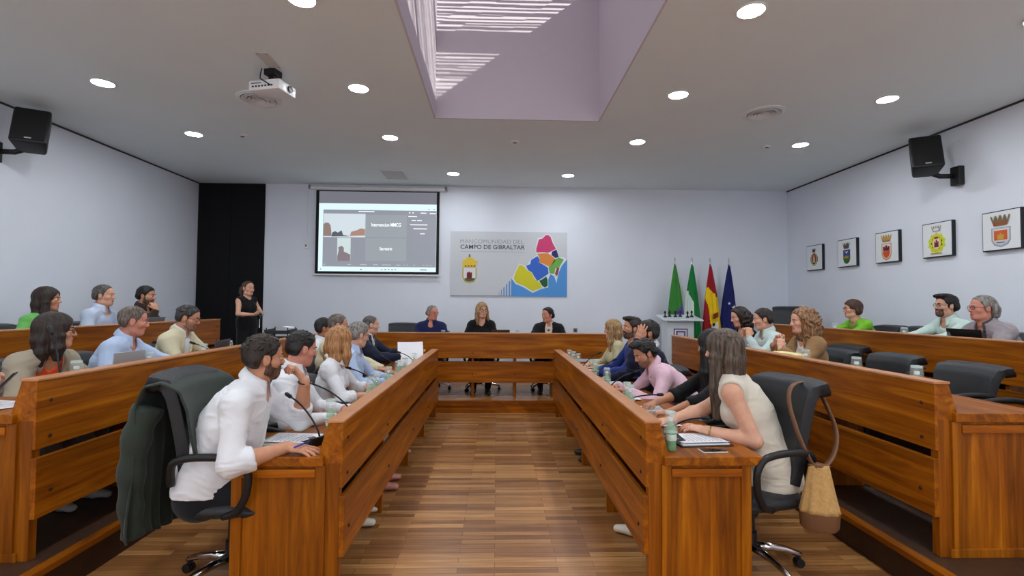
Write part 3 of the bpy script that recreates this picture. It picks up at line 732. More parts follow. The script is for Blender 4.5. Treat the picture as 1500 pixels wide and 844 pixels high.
# head space: r right, f forward, u up, origin mid-skull; height crown-chin 0.23
def head_field(f, Hf, sc, ears=True, female=False, neck=None):
    P = lambda r, fw, u: Hf[0] + sc*(r*Hf[1]+fw*Hf[2]+u*Hf[3])
    B = np.array([Hf[1], Hf[2], Hf[3]]); z = sc
    f.ell(P(0, -0.014, 0.035), np.array((0.075, 0.095, 0.084))*z, B, 0.01)
    f.ell(P(0, 0.022, -0.035), np.array((0.057 if female else 0.061, 0.062, 0.074))*z, B, 0.03*z)
    f.ell(P(0, 0.052, -0.086), np.array((0.030, 0.030, 0.026))*z, B, 0.03*z)             # chin
    f.ell(P(0, 0.047, 0.046), np.array((0.055, 0.031, 0.040))*z, B, 0.02*z)              # forehead
    for s in (-1, 1):
        f.ell(P(s*0.042, 0.048, -0.020), np.array((0.024, 0.026, 0.022))*z, B, 0.02*z)   # cheekbone
        f.cone(P(s*0.05, 0.0, -0.075), P(s*0.02, 0.055, -0.094), 0.016*z, 0.016*z, 0.025*z)  # jaw line
        f.cone(P(s*0.012, 0.082, 0.024), P(s*0.045, 0.066, 0.022), 0.0085*z, 0.007*z, 0.012*z)  # brow
        f.ell(P(s*0.031, 0.094, 0.004), np.array((0.018, 0.016, 0.010))*z, B, 0.010*z, 's')  # eye socket
        f.cone(P(s*0.020, 0.0815, 0.0115), P(s*0.042, 0.0755, 0.0105), 0.0045*z, 0.0045*z, 0.005*z)  # upper lid
        f.cone(P(s*0.021, 0.081, -0.0055), P(s*0.041, 0.076, -0.0050), 0.0035*z, 0.0035*z, 0.005*z)  # lower lid
        if ears:
            f.ell(P(s*0.078, -0.006, -0.004), np.array((0.010, 0.021, 0.033))*z, B, 0.006*z)
            f.ell(P(s*0.089, -0.001, 0.0), np.array((0.006, 0.011, 0.019))*z, B, 0.004*z, 's')
    f.cone(P(0, 0.085, 0.016), P(0, 0.1005, -0.023), 0.0080*z, 0.0112*z, 0.012*z)          # nose
    for s in (-1, 1): f.ell(P(s*0.012, 0.094, -0.028), np.array((0.0085, 0.010, 0.008))*z, B, 0.008*z)
    f.cone(P(-0.018, 0.078, -0.055), P(0.018, 0.078, -0.055), 0.0065*z, 0.0065*z, 0.008*z)
    f.cone(P(0, 0.084, -0.053), P(0, 0.084, -0.0535), 0.007*z, 0.007*z, 0.010*z)
    f.cone(P(-0.014, 0.078, -0.067), P(0.014, 0.078, -0.067), 0.0075*z, 0.0075*z, 0.008*z)
    f.cone(P(-0.020, 0.090, -0.0608), P(0.020, 0.090, -0.0608), 0.0022*z, 0.0022*z, 0.004*z, 's')
    if neck is not None: f.cone(P(0, -0.022, -0.05), neck, 0.054*z, 0.058*z, 0.03*z)

def hand_field(f, W, D, N, thumb, sc, curl=0.25, spread=1.0, tcurl=0.3):
    """W wrist, D towards the knuckles, N out of the palm, thumb = +-1 along S"""
    D = unit(D); N = unit(N-D*(N@D)); S = np.cross(D, N)*thumb; z = sc
    f.slab(W-D*0.03*z, W+D*0.03*z, 0.026*z, 0.034*z, 0.021*z, 0.018*z, S, 0.012)
    f.slab(W+D*0.03*z, W+D*0.086*z, 0.036*z, 0.040*z, 0.016*z, 0.0125*z, S, 0.012)
    lens = (0.072, 0.080, 0.074, 0.058); offs = (0.030, 0.010, -0.010, -0.029); fan = (0.12, 0.03, -0.06, -0.16)
    tips = []
    for i in range(4):
        p = W+(D*(0.086-0.004*abs(i-1))+S*offs[i])*z; d0 = unit(D+S*fan[i]*spread); ang = curl*(0.9+0.12*i); a = ang*0.8
        for sgm, fr in enumerate((0.45, 0.31, 0.24)):
            d = d0*math.cos(a)+N*math.sin(a); q = p+d*lens[i]*fr*z
            r0 = (0.0098, 0.0088, 0.0080)[sgm]*z; r1 = (0.0090, 0.0082, 0.0066)[sgm]*z
            if i == 3: r0 *= 0.86; r1 *= 0.86
            f.cone(p, q, r0, r1, 0.004); p = q; a += ang*1.1
        tips.append(p)
    p = W+(D*0.026+S*0.026+N*0.004)*z; d = unit(D*0.72+S*0.62+N*0.25)
    q = p+d*0.042*z; f.cone(p, q, 0.0155*z, 0.0115*z, 0.010)
    d2 = unit(D*(0.9-tcurl*0.2)+S*(0.25-tcurl)+N*(0.25+tcurl*0.7)); f.cone(q, q+d2*0.034*z, 0.011*z, 0.0088*z, 0.006)
    return tips

def ik(S, Tg, l1, l2, pole):
    d = Tg-S; L = np.linalg.norm(d); m = (l1+l2)*0.985
    if L > m: Tg = S+d/L*m; L = m; d = Tg-S
    L = max(L, abs(l1-l2)+0.03); a = (l1*l1-l2*l2+L*L)/(2*L); h = math.sqrt(max(l1*l1-a*a, 1e-6)); u = unit(d)
    p = unit(pole-u*(pole@u)); return S+u*a+p*h, Tg

CAMP = V3(0, 0, 1.63)
def person(label, x, y, ztop, floor, face, head=(None, 0, 0), seatz=0.50, fem=False, build=1.0, belly=0.0, skin='fair',
           hair=('short', 'darkbrown'), beard=None, glasses=None, top=None, bottom=None, shoe=(30, 28, 28), rh=None, lh=None,
           stand=False, lean=None, twist=0.0, sleeve=1.0, neckline='collar', shirt=None, tie=None, extras=(), hipw=1.0, elbows=None, feet=0.42, headsc=1.05,
           legs=True, side=0.0, hemz=0.05, collarm=None):
    """x, y: head centre; ztop: crown height; face and head yaw in world degrees (0=+x, 90=+y)"""
    t = thing('person', label, 'person', (0, 0, 0), 0, None)
    rnd = random.Random(label)
    dist = math.hypot(x, y); q = min(max(dist/3.6, 0.8), 1.9)
    fa = R(face); Fw = V3(math.cos(fa), math.sin(fa), 0); Up = V3(0, 0, 1); Rt = V3(math.sin(fa), -math.cos(fa), 0)
    hz = ztop-0.118*headsc
    pelz = floor+(seatz+0.085 if not stand else 0.90)
    dz = hz-pelz; Ln = 0.70 if not stand else 0.62
    if lean is None:
        sc = max(1.0, dz/(Ln*math.cos(R(7)))); lang = math.acos(min(1, dz/(Ln*sc)))
    else:
        lang = R(lean); sc = dz/(Ln*math.cos(lang))
    hsc = (1+(sc-1)*0.4)*headsc; sc = min(sc, 1.18); fw = 0.94 if fem else 1.0
    hp = V3(x, y, hz)
    pel = hp-Fw*(Ln*sc*math.sin(lang)-0.0)-Rt*side; pel[2] = pelz
    base = V3(pel[0], pel[1], floor); t.location = Vector(base)
    hy, hpitch, hroll = head; hy = face if hy is None else hy
    ya = R(hy); hF = V3(math.cos(ya), math.sin(ya), 0); hR = V3(math.sin(ya), -math.cos(ya), 0)
    pt = R(hpitch); hU = Up*math.cos(pt)-hF*math.sin(pt); hF2 = hF*math.cos(pt)+Up*math.sin(pt)
    ro = R(hroll); hR2 = hR*math.cos(ro)-hU*math.sin(ro); hU2 = hU*math.cos(ro)+hR*math.sin(ro)
    Hf = (hp, hR2, hF2, hU2)
    # spine: pelvis -> neck base, gently bent
    nb = hp-(hU2*0.135+hF2*0.030)*hsc*0.9 - Up*0.032
    ax_ = unit(nb-pel)
    bend = Fw*(-0.03*sc)
    sp = lambda u: pel*(1-u)+nb*u+bend*math.sin(math.pi*min(max(u, 0), 1))*0.9
    tw = R(twist); 
    def lat(u): a = tw*min(max(u, 0), 1); return unit(Rt*math.cos(a)+Fw*math.sin(a))
    b_ = build*sc*fw
    shw = (0.166 if not fem else 0.150)*sc*build**0.5
    ssh = lat(1.0); sN = np.cross(unit(nb-sp(0.7)), ssh)*-1
    if sN@Fw < 0: sN = -sN
    spine_l = np.linalg.norm(nb-pel)
    SH = {s: sp(0.86)+ssh*s*shw+sN*0.0 for s in (1, -1)}
    st = ([(-0.10, 0.170*hipw, 0.115), (0.10, 0.165*hipw, 0.118), (0.34, 0.140, 0.108), (0.60, 0.160, 0.116), (0.78, 0.158, 0.104), (0.88, 0.130, 0.078)] if not fem else
          [(-0.10, 0.172*hipw, 0.118), (0.10, 0.166*hipw, 0.118), (0.36, 0.126, 0.096), (0.60, 0.138, 0.102), (0.78, 0.138, 0.090), (0.88, 0.112, 0.068)])
    st = [(u, a*b_, c*b_*(1+belly*0.9*math.exp(-((u-0.3)/0.25)**2)), belly*0.06*math.exp(-((u-0.28)/0.25)**2)) for u, a, c in st]
    def torso(f, g, lo=-0.2, hi=0.95, k=0.035, kb=0.03):
        for (u0, a0, c0, o0), (u1, a1, c1, o1) in zip(st[:-1], st[1:]):
            if u1 < lo or u0 > hi: continue
            f.slab(sp(u0)+Fw*o0, sp(u1)+Fw*o1, a0+g, a1+g, c0+g, c1+g, lat((u0+u1)/2), k)
        if hi > 0.8:
            for s in (1, -1):
                f.cone(sp(0.97)+ssh*s*0.03, SH[s]+Up*0.012, 0.042*sc+g, 0.052*sc+g, 0.04)
                f.cone(SH[s]-ssh*s*0.02, SH[s]+ssh*s*0.004-Up*0.02, 0.055*sc*fw+g, 0.054*sc*fw+g, 0.03)
        if fem:
            for s in (1, -1): f.ell(sp(0.60)+lat(0.6)*s*0.068*sc+Fw*0.075*sc-Up*0.0, (0.07*sc+g, 0.06*sc+g, 0.068*sc+g), np.array([lat(.6), Fw, Up]), 0.03)
    # arms
    l1, l2 = 0.292*sc*fw, 0.262*sc*fw
    ARM = {}
    for s, spec in ((1, rh), (-1, lh)):
        spec = dict(spec or {})
        if 't' not in spec:
            tz = spec.get('z', floor+0.83); spec['t'] = tuple(V3(x, y, 0)*V3(1, 1, 0)+Fw*spec.get('fwd', 0.36)+Rt*s*spec.get('lat', 0.13)+Up*tz)
        W = V3(*spec['t']); pole = V3(*spec['pole']) if 'pole' in spec else (Rt*s*0.7-Up*0.75-Fw*0.25)
        El, W = ik(SH[s], W, l1, l2, pole)
        D = V3(*spec['dir']) if 'dir' in spec else unit(unit(W-El)*0.6+Fw*0.5-Rt*s*0.35)
        N = V3(*spec['palm']) if 'palm' in spec else -Up
        ARM[s] = (El, W, unit(D), N, spec)
    sr = 0.047*sc*build**0.5*(0.92 if fem else 1)
    def arm(f, s, g, frac=1.0, k=0.02, hand_end=True):
        El, W = ARM[s][:2]; S0 = SH[s]
        if frac <= 0: return
        e = min(frac/0.5, 1.0)
        f.cone(S0, S0+(El-S0)*e, sr*1.12+g, sr*(1.12-0.27*e)+g, k)
        if frac > 0.5:
            e = min((frac-0.5)/0.5, 1.0)
            m = 0.32
            f.cone(El, El+(W-El)*min(m, e), sr*0.86+g, sr*0.88+g, k)
            if e > m: f.cone(El+(W-El)*m, El+(W-El)*e, sr*0.88+g, (sr*0.88+(sr*0.58-sr*0.88)*(e-m)/(1-m))+g, k)
    # legs
    LEG = {}
    for s in (1, -1):
        hip = pel+Rt*s*0.088*sc-Up*0.01
        if stand: kn = V3(*(hip+Fw*0.01)); kn[2] = floor+0.48; an = V3(*(hip-Fw*0.01+Rt*s*0.02)); an[2] = floor+0.085; ft = Fw
        else:
            kn = hip+Fw*0.43*sc+Rt*s*0.035; kn[2] = max(floor+seatz+0.035, floor+0.47)
            an = hip+Fw*feet*sc+Rt*s*0.02; an[2] = floor+0.085; ft = unit(Fw+Rt*s*0.12)
        LEG[s] = (hip, kn, an, ft)
    def leg(f, s, g, k=0.03, end=1.0, thin=1.0):
        hip, kn, an, ft = LEG[s]
        f.cone(hip, kn, (0.084*b_ + g)*thin, 0.058*sc+g, k); c = kn+(an-kn)*0.3
        f.cone(kn, c, 0.056*sc+g, 0.056*sc*0.98+g, k); f.cone(c, c+(an-c)*end, 0.055*sc+g, 0.036*sc+g, k)
    # ---- body (skin): trunk, limbs, head and hands
    bf = Field(); torso(bf, 0.0)
    for s in (1, -1):
        arm(bf, s, 0.0)
        if legs: leg(bf, s, 0.0)
    bf.cone(sp(0.90), hp-hU2*0.06*hsc-hF2*0.022*hsc, 0.060*sc, 0.053*hsc, 0.03)
    parts = [bf.mesh(0.0085*q)]
    hf = Field(); head_field(hf, Hf, hsc, True, fem, nb+Up*0.01); hv, hfc = hf.mesh(0.0036*q); parts.append((hv, hfc))
    for s in (1, -1):
        El, W, D, N, spec = ARM[s]; g = Field(); g.cone(W-unit(W-El)*0.05, W, sr*0.62, sr*0.57, 0.01)
        hand_field(g, W+D*0.012, D, N, spec.get('thumb', s), sc*fw*(0.97 if fem else 1.0), spec.get('curl', 0.25), spec.get('spread', 1.0), spec.get('tcurl', 0.3))
        parts.append(g.mesh(max(0.0030*q, 0.0028)))
    nF = [len(p[1]) for p in parts]; mi = np.zeros(sum(nF), int)
    # lips keep their own colour
    hc = hv[hfc].mean(1)-hp; rr, ff, uu = hc@hR2/hsc, hc@hF2/hsc, hc@hU2/hsc
    lipm = (np.abs(rr) < 0.024) & (ff > 0.072) & (uu < -0.0495+0.0) & (uu > -0.0735+rr*rr*12)
    mi[nF[0]:nF[0]+nF[1]][lipm] = 1
    np_obj('body', parts, [SKINS[skin], LIPM], t, base, mi)
    P = lambda r, fw_, u: hp+hsc*(r*hR2+fw_*hF2+u*hU2)
    for s in (1, -1):
        e = MB(); Mx = Matrix([list(hR2)+[0], list(hF2)+[0], list(hU2)+[0], [0,0,0,1]]).transposed()
        e.ball(Vector(P(s*0.0305, 0.0708, 0.004)-base), 0.0125*hsc, 12, 8)
        # iris cap
        c = Vector(P(s*0.0305, 0.0708, 0.004)-base); fv = Vector(hF2)
        e.m = [1 if ((sum((Vector(e.v[i]) for i in f), Vector())/len(f)-c).normalized().dot(fv) > 0.82) else 0 for f in e.f]
        e.build('eye', [EYEW, IRIS], t, smooth='all')
        bw = MB().tube([Vector(P(s*0.012, 0.092, 0.023)-base), Vector(P(s*0.030, 0.087, 0.0285)-base), Vector(P(s*0.047, 0.070, 0.022)-base)], [0.0035*hsc, 0.004*hsc, 0.002*hsc], 6)
        bw.build('eyebrow', HAIRS[hair[1] if hair[1] not in ('blonde', 'copper', 'curlblonde') else 'brown'], t, smooth='all')
    make_hair(t, hair, Hf, hsc, q, base, rnd, nb, Fw, ssh)
    if beard: make_beard(t, beard, Hf, hsc, q, base, rnd)
    if glasses: make_glasses(t, glasses, P, base, hsc)
    # ---- clothes
    gap = 0.011
    def wrinkle(vf, amp, seed, sc_=1.0):
        Vt, Fc = vf; n = vnormals(Vt, Fc)
        p = Vt*np.array((9, 9, 16))*sc_; w0 = vnoise(p*0.6, seed)*1.6
        d = vnoise(p+w0[:, None], seed+3); d2 = 1-np.abs(vnoise(Vt*np.array((13, 13, 24))*sc_+w0[:, None]*1.3, seed+7))*2
        return Vt+n*(amp*(0.6*d+0.55*d2))[:, None], Fc
    def neck_hole(f, r=0.062, deep=0.0):
        a = nb+Up*0.005-sN*0.0; f.cone(a-ax_*0.012+sN*0.012, hp-hF2*0.02, r*sc, r*sc*1.15, 0.012, 's')
        if deep > 0: 
            for i in range(7):
                w_ = i/6; c = nb+sN*(0.10*w_+0.05)-ax_*(deep*w_)
                f.cone(c+sN*0.10, c-sN*0.02, 0.052*(1-w_)+0.010, 0.052*(1-w_)+0.010, 0.008, 's')
    def cut_cuffs(f, frac, g):
        for s in (1, -1):
            El, W = ARM[s][:2]; S0 = SH[s]
            if frac <= 0: continue
            if frac > 0.5: p = El+(W-El)*((frac-0.5)/0.5); d = unit(W-El)
            else: p = S0+(El-S0)*(frac/0.5); d = unit(El-S0)
            m = 0.075+g; f.half(p, d, p-m, p+m, 0.003)
    def garment(name, m, g, frac, deep=0.0, hem=-0.12, amp=0.004, nr=0.062, openf=0.0, loose=0.0, hip_drop=0.0):
        f = Field(); torso(f, g+loose, -0.3)
        if hip_drop > 0:
            f.slab(sp(-0.05), sp(-0.05)-ax_*hip_drop+(Fw*0.03 if not stand else 0), st[0][1]+g, st[0][1]*(1.0 if stand else 1.05)+g+0.01, st[0][2]+g, st[0][2]*1.05+g, Rt, 0.04)
        for s in (1, -1): arm(f, s, g+loose*0.5, frac, 0.025)
        if not stand: f.half(V3(0, 0, floor+seatz+0.004+hemz), -Up, None, None, 0.004)
        if hem > -0.1: f.half(sp(hem), -ax_, None, None, 0.004)
        cut_cuffs(f, frac, g) if frac < 1.05 else None
        if frac <= 0:
            for s in (1, -1):
                c = SH[s]+ssh*s*0.055*sc-Up*0.035; f.ell(c, (0.052*sc, 0.115*sc, 0.098*sc), np.array([ssh, sN, np.cross(ssh, sN)]), 0.008, 's')
        neck_hole(f, nr, deep)
        if openf > 0:   # open front of a jacket: a wedge widening upwards
            for i in range(9):
                w_ = i/8; c = sp(0.30+0.62*w_)+sN*0.14*sc
                f.cone(c+sN*0.12, c-sN*0.05, openf*(0.25+0.75*w_), openf*(0.25+0.75*w_), 0.012, 's')
        Vt, Fc = f.mesh(0.0068*q); Vt = smooth_v(Vt, Fc, 1)
        return np_obj(name, [wrinkle((Vt, Fc), amp*1.35, rnd.randrange(999))], m, t, base)
    if legs:
        f = Field(); f.slab(sp(-0.10), sp(0.12), st[0][1]+0.006, st[1][1]+0.006, st[0][2]+0.006, st[1][2]+0.006, Rt, 0.03)
        for s in (1, -1): leg(f, s, 0.010, 0.03, 0.94)
        Vt, Fc = f.mesh(0.010*q); np_obj('trousers', [wrinkle((Vt, Fc), 0.003, 5)], bottom or cloth('dark trousers', 30, 31, 36), t, base)
        for s in (1, -1):
            hip, kn, an, ft = LEG[s]; an0 = V3(an[0], an[1], floor); f = Field()
            sd = np.cross(ft, Up)
            f.slab(an0-ft*0.045+Up*0.045, an0+ft*0.07+Up*0.04, 0.036, 0.040, 0.044, 0.036, sd, 0.02); f.slab(an0+ft*0.07+Up*0.038, an0+ft*0.165+Up*0.030, 0.042, 0.034, 0.034, 0.024, sd, 0.02)
            f.cone(an0+Up*0.05-ft*0.01, an0+Up*0.09, 0.042, 0.040, 0.02); f.half(an0+Up*0.002, -Up, None, None, 0.003)
            Vt, Fc = f.mesh(0.007*max(q, 1)); np_obj('shoe', [(Vt, Fc)], mat('shoe %d %d %d' % shoe, srgb(*shoe), 0.5), t, base)
    def collar(name, m, r0=0.066, h=0.040, spread=0.034, open_=24):
        mb = MB(); c = nb+Up*0.030*sc
        nx, ny = ssh, sN; nz = unit(np.cross(nx, ny)); nz = nz if nz@Up > 0 else -nz
        nz = unit(nz+Up*0.5+sN*-0.15)
        def fn(u, v):
            a = R(open_)+(2*math.pi-2*R(open_))*u; d = nx*math.sin(a)+ny*math.cos(a); fr = 0.5+0.5*math.cos(a)
            pts = [(r0-0.004, -0.012), (r0-0.006, h), (r0+0.004, h+0.003), (r0+0.020, h*0.35-0.012*fr), (r0+0.028+0.012*fr, -0.012-spread*fr)]
            k = v*4; i = min(int(k), 3); e = k-i; rr_ = pts[i][0]*(1-e)+pts[i+1][0]*e; zz = pts[i][1]*(1-e)+pts[i+1][1]*e
            p = c+d*rr_*sc+nz*(zz-0.018*fr)*sc; return tuple(p-base)
        mb.grid(fn, 31, 9); return mb.build(name, m, t, thick=0.0025, smooth='all')
    top = top or cloth('white shirt', 225, 226, 228)
    if shirt is not None:      # jacket over a shirt or blouse
        garment('shirt', shirt, gap*0.7, 0.4, 0.10 if neckline != 'collar' else 0.0, amp=0.002)
        if neckline == 'collar': collar('shirt_collar', shirt, 0.060)
        j = garment('jacket', top, gap+0.013, sleeve, 0.02, amp=0.0045, nr=0.068, openf=0.062 if neckline == 'collar' else 0.095, hip_drop=0.04)
        collar('lapel', top, 0.072, 0.022, 0.10, 40)
        if tie is not None:
            mb = MB(); a = nb+sN*0.075*sc-ax_*0.02; pts = []
            for i in range(7):
                c = sp(0.93-0.10*i)+sN*(0.115+0.02*math.sin(i*0.5))*sc+Fw*belly*0.05; wv = 0.016+0.006*i
                pts.append((c-ssh*wv, c+ssh*wv))
            vs = [tuple(p-base) for pr in pts for p in pr]; mb.add(vs, [(2*i, 2*i+1, 2*i+3, 2*i+2) for i in range(6)])
            mb.build('tie', tie, t, thick=0.006, smooth='all')
    else:
        garment('blouse' if fem else 'shirt', top, gap, sleeve, 0.09 if neckline == 'vee' else (0.05 if neckline == 'collar' else 0.0), amp=0.0042, nr=0.058 if neckline == 'collar' else (0.066 if neckline == 'round' else 0.062), loose=0.004 if fem else 0.003, hip_drop=0.40 if stand else 0.05)
        if neckline == 'collar': collar('collar', collarm or top)
    if stand and fem and not legs: pass
    return dict(t=t, base=base, Hf=Hf, hsc=hsc, arm=ARM, nb=nb, sp=sp, Fw=Fw, Rt=Rt, pel=pel, sN=sN, ssh=ssh, P=P, SH=SH, sc=sc)

def make_beard(t, spec, Hf, sc, q, base, rnd):
    kind, col = spec; f = Field(); head_field(f, Hf, sc*1.0, False)
    f.ops = [o for o in f.ops]
    P = lambda r, fw, u: Hf[0]+sc*(r*Hf[1]+fw*Hf[2]+u*Hf[3])
    th = {'full': 0.0038, 'stubble': 0.0020, 'goatee': 0.004, 'long': 0.013}[kind]
    g = Field()
    for fn, lo, hi, k, op in f.ops: g.ops.append(((lambda X, Y, Z, fn=fn: fn(X, Y, Z)-th*sc) if op == 'u' else fn, lo-th, hi+th, k, op))
    if kind == 'goatee': pl = [(0.058, -0.035), (0.125, -0.035), (0.125, -0.13), (0.045, -0.13), (0.045, -0.08)]
    else: pl = [(0.004, 0.0), (0.015, 0.0), (0.030, -0.042), (0.062, -0.052), (0.082, -0.034), (0.125, -0.034), (0.125, -0.14), (-0.02, -0.14), (-0.01, -0.06)]
    g.poly2(pl, Hf[0], Hf[2]/sc, Hf[3]/sc, Hf[0]-0.3, Hf[0]+0.3, 0.004, 'i')
    B = np.array([Hf[1], Hf[2], Hf[3]])
    g.ell(P(0, 0.095, -0.061), np.array((0.021, 0.03, 0.0085))*sc, B, 0.003, 's')
    g.ell(P(0, 0.112, -0.022), np.array((0.018, 0.03, 0.016))*sc, B, 0.003, 's')
    Vt, Fc = g.mesh(0.0036*q)
    if len(Fc): np_obj('beard', [(Vt+vnormals(Vt, Fc)*(vnoise(Vt*260, 4)*0.0012)[:, None], Fc)], HAIRS[col], t, base)

def make_glasses(t, m, P, base, sc):
    mb = MB()
    for s in (-1, 1):
        pts = []
        for k in range(17):
            a = 2*math.pi*k/16; pts.append(Vector(P(s*0.032+0.024*math.cos(a), 0.097-0.010*abs(math.cos(a))*(1 if math.cos(a)*s > 0 else 0), 0.002+0.017*math.sin(a))-base))
        mb.tube(pts, 0.0021*sc, 6, False)
        mb.tube([Vector(P(s*0.056, 0.088, 0.006)-base), Vector(P(s*0.074, 0.05, 0.008)-base), Vector(P(s*0.082, 0.0, 0.010)-base), Vector(P(s*0.082, -0.02, 0.002)-base)], 0.0021*sc, 6)
    mb.tube([Vector(P(-0.009, 0.098, 0.006)-base), Vector(P(0.009, 0.098, 0.006)-base)], 0.0021*sc, 6)
    mb.build('glasses', m, t, smooth='all')

SHORT = [(0.072, 0.080), (0.056, 0.060), (0.040, 0.030), (0.024, 0.016), (0.020, -0.028), (0.006, -0.030), (0.002, 0.012), (-0.020, 0.026), (-0.034, 0.004), (-0.040, -0.060), (-0.16, -0.078), (-0.16, 0.16), (0.03, 0.2), (0.13, 0.13), (0.10, 0.075)]
HIGH = [(0.060, 0.082), (0.046, 0.060), (0.030, 0.030), (0.022, 0.016), (0.018, -0.020), (0.006, -0.022), (0.002, 0.012), (-0.020, 0.026), (-0.034, 0.004), (-0.040, -0.056), (-0.16, -0.072), (-0.16, 0.16), (0.03, 0.2), (0.075, 0.14)]
BALD = [(0.030, 0.062), (0.026, 0.020), (0.018, -0.020), (0.006, -0.022), (0.002, 0.012), (-0.020, 0.026), (-0.034, 0.004), (-0.040, -0.058), (-0.16, -0.072), (-0.16, 0.075), (-0.10, 0.080), (-0.04, 0.076)]
FACE = [(0.072, 0.088), (0.056, 0.050), (0.036, 0.026), (0.028, -0.02), (0.030, -0.14), (-0.30, -0.9), (-0.30, 0.3), (0.15, 0.3), (0.10, 0.10)]
def make_hair(t, spec, Hf, sc, q, base, rnd, nb, bF, bS):
    style, col = spec[:2]; ext = spec[2] if len(spec) > 2 else {}
    P = lambda r, fw, u: Hf[0]+sc*(r*Hf[1]+fw*Hf[2]+u*Hf[3]); B = np.array([Hf[1], Hf[2], Hf[3]]); m = HAIRS[col]
    big = (Hf[0]-1.2, Hf[0]+1.2); f = Field(); Dn = V3(0, 0, -1); seed = rnd.randrange(999)
    fine, stripe = 0.0042*q, 0.0022
    cap = lambda th, k=0.01: f.ell(P(0, -0.014, 0.035), np.array((0.075+th, 0.095+th, 0.084+th))*sc, B, k)
    if style in ('short', 'high', 'balding', 'quiff', 'crew'):
        th = {'short': 0.011, 'high': 0.010, 'balding': 0.007, 'quiff': 0.012, 'crew': 0.006}[style]; th = ext.get('th', th)
        cap(th); f.cone(P(-0.05, -0.055, -0.01), P(0.05, -0.055, -0.01), (0.035+th)*sc, (0.035+th)*sc, 0.03)
        if style == 'quiff':
            for r_ in (-0.04, 0, 0.04): f.cone(P(r_, 0.03, 0.110), P(r_*1.1, 0.078, 0.106), 0.026*sc, 0.020*sc, 0.02)
        rr = random.Random(seed)      # loose tufts break the outline
        if style in ('short', 'quiff', 'high') and th > 0.007:
            for i in range(int((60 if style == 'short' else 130)/q)):
                v = unit(V3(rr.gauss(0, 1), rr.gauss(-0.15, 1), abs(rr.gauss(0.6, 0.8))))
                p = P(v[0]*(0.075+th), v[1]*(0.095+th)-0.014, v[2]*(0.084+th)+0.035); d = unit(np.cross(v, V3(rr.gauss(0, 0.5), rr.gauss(0, 0.5), 1))*rr.choice((-1, 1))+V3(0, 0.9 if v[1] > 0.2 else -0.8, -0.2))
                dw = Hf[1]*d[0]+Hf[2]*d[1]+Hf[3]*d[2]; f.cone(p-dw*0.014, p+dw*0.020, 0.0050*sc, 0.0025*sc, 0.006)
        f.poly2({'short': SHORT, 'high': HIGH, 'balding': BALD, 'quiff': SHORT, 'crew': HIGH}[style], Hf[0], Hf[2]/sc, Hf[3]/sc, *big, k=0.005)
    elif style in ('long', 'bob', 'curly', 'midlong'):
        th = ext.get('th', 0.017); cap(th)
        if style == 'curly':
            rr = random.Random(seed); Rb = ext.get('rb', 0.135); cen = P(0, -0.035, -0.02)
            f.ell(cen, np.array((Rb*0.92, Rb*0.85, Rb*1.05))*sc, B, 0.02)
            f.ell(P(0, -0.055, -0.11), np.array((Rb*1.0, Rb*0.72, Rb*0.9))*sc, B, 0.03)
            for i in range(int(230/q)):
                v = unit(V3(rr.gauss(0, 1), rr.gauss(0, 1)-0.25, rr.gauss(0, 1))); lowr = 1.0 if v[2] > -0.3 else 1.12
                p = P(v[0]*Rb*0.97*lowr, v[1]*Rb*0.92-0.038, v[2]*Rb*1.22*lowr-0.045)
                w_ = unit(V3(rr.gauss(0, 1), rr.gauss(0, 1), rr.gauss(0, 1)))*0.014
                f.cone(p-w_, p+w_, rr.uniform(0.010, 0.017)*sc, rr.uniform(0.010, 0.016)*sc, 0.006)
            f.poly2([(0.074, 0.092), (0.052, 0.050), (0.040, 0.0), (0.034, -0.1), (0.02, -0.5), (-0.5, -0.5), (-0.5, 0.5), (0.15, 0.5), (0.12, 0.13)], Hf[0], Hf[2]/sc, Hf[3]/sc, *big, k=0.012)
            stripe = 0.0
        else:
            Lh = ext.get('len', 0.30); bk = ext.get('back', 0.0); wide = ext.get('wide', 0.088)
            down = unit(Dn*0.85-Hf[3]*0.15)
            a0 = P(0, -0.050, 0.02); a1 = P(0, -0.066, -0.055); a2 = a1+down*Lh*0.5*sc-bF*bk*0.4; a3 = a1+down*Lh*sc-bF*bk
            f.slab(a0, a1, 0.086*sc, wide*sc, 0.062*sc, 0.055*sc, Hf[1], 0.03)
            f.slab(a1, a2, wide*sc, (wide+0.008)*sc, 0.055*sc, 0.046*sc, Hf[1], 0.03); f.slab(a2, a3, (wide+0.008)*sc, wide*0.8*sc, 0.046*sc, 0.020*sc, Hf[1], 0.03)
            for s in (1, -1):
                if style == 'midlong' and s == ext.get('tuck', 0): continue
                Ls = ext.get('side', Lh*0.92)
                b0 = P(s*0.070, 0.004, 0.045); b1 = P(s*0.084, 0.012, -0.03); b2 = b1+down*Ls*0.5*sc+Hf[1]*s*0.006; b3 = b1+down*Ls*sc-Hf[1]*s*0.004+bF*ext.get('front', 0.0)
                f.slab(b0, b1, 0.036*sc, 0.036*sc, 0.020*sc, 0.020*sc, Hf[2], 0.02); f.slab(b1, b2, 0.036*sc, 0.040*sc, 0.020*sc, 0.022*sc, Hf[2], 0.02)
                f.slab(b2, b3, 0.040*sc, 0.026*sc, 0.022*sc, 0.012*sc, Hf[2], 0.02)
            f.ell(P(0, 0.085, -0.035), np.array((0.062, 0.075, 0.105))*sc, B, 0.012, 's')
            if ext.get('ear', False):
                for s in (1, -1): f.ell(P(s*0.08, 0.01, -0.02), np.array((0.05, 0.035, 0.05))*sc, B, 0.01, 's')
    elif style == 'pony':
        cap(0.007); f.cone(P(-0.045, -0.055, -0.01), P(0.045, -0.055, -0.01), 0.042*sc, 0.042*sc, 0.03)
        f.poly2(HIGH, Hf[0], Hf[2]/sc, Hf[3]/sc, *big, k=0.005)
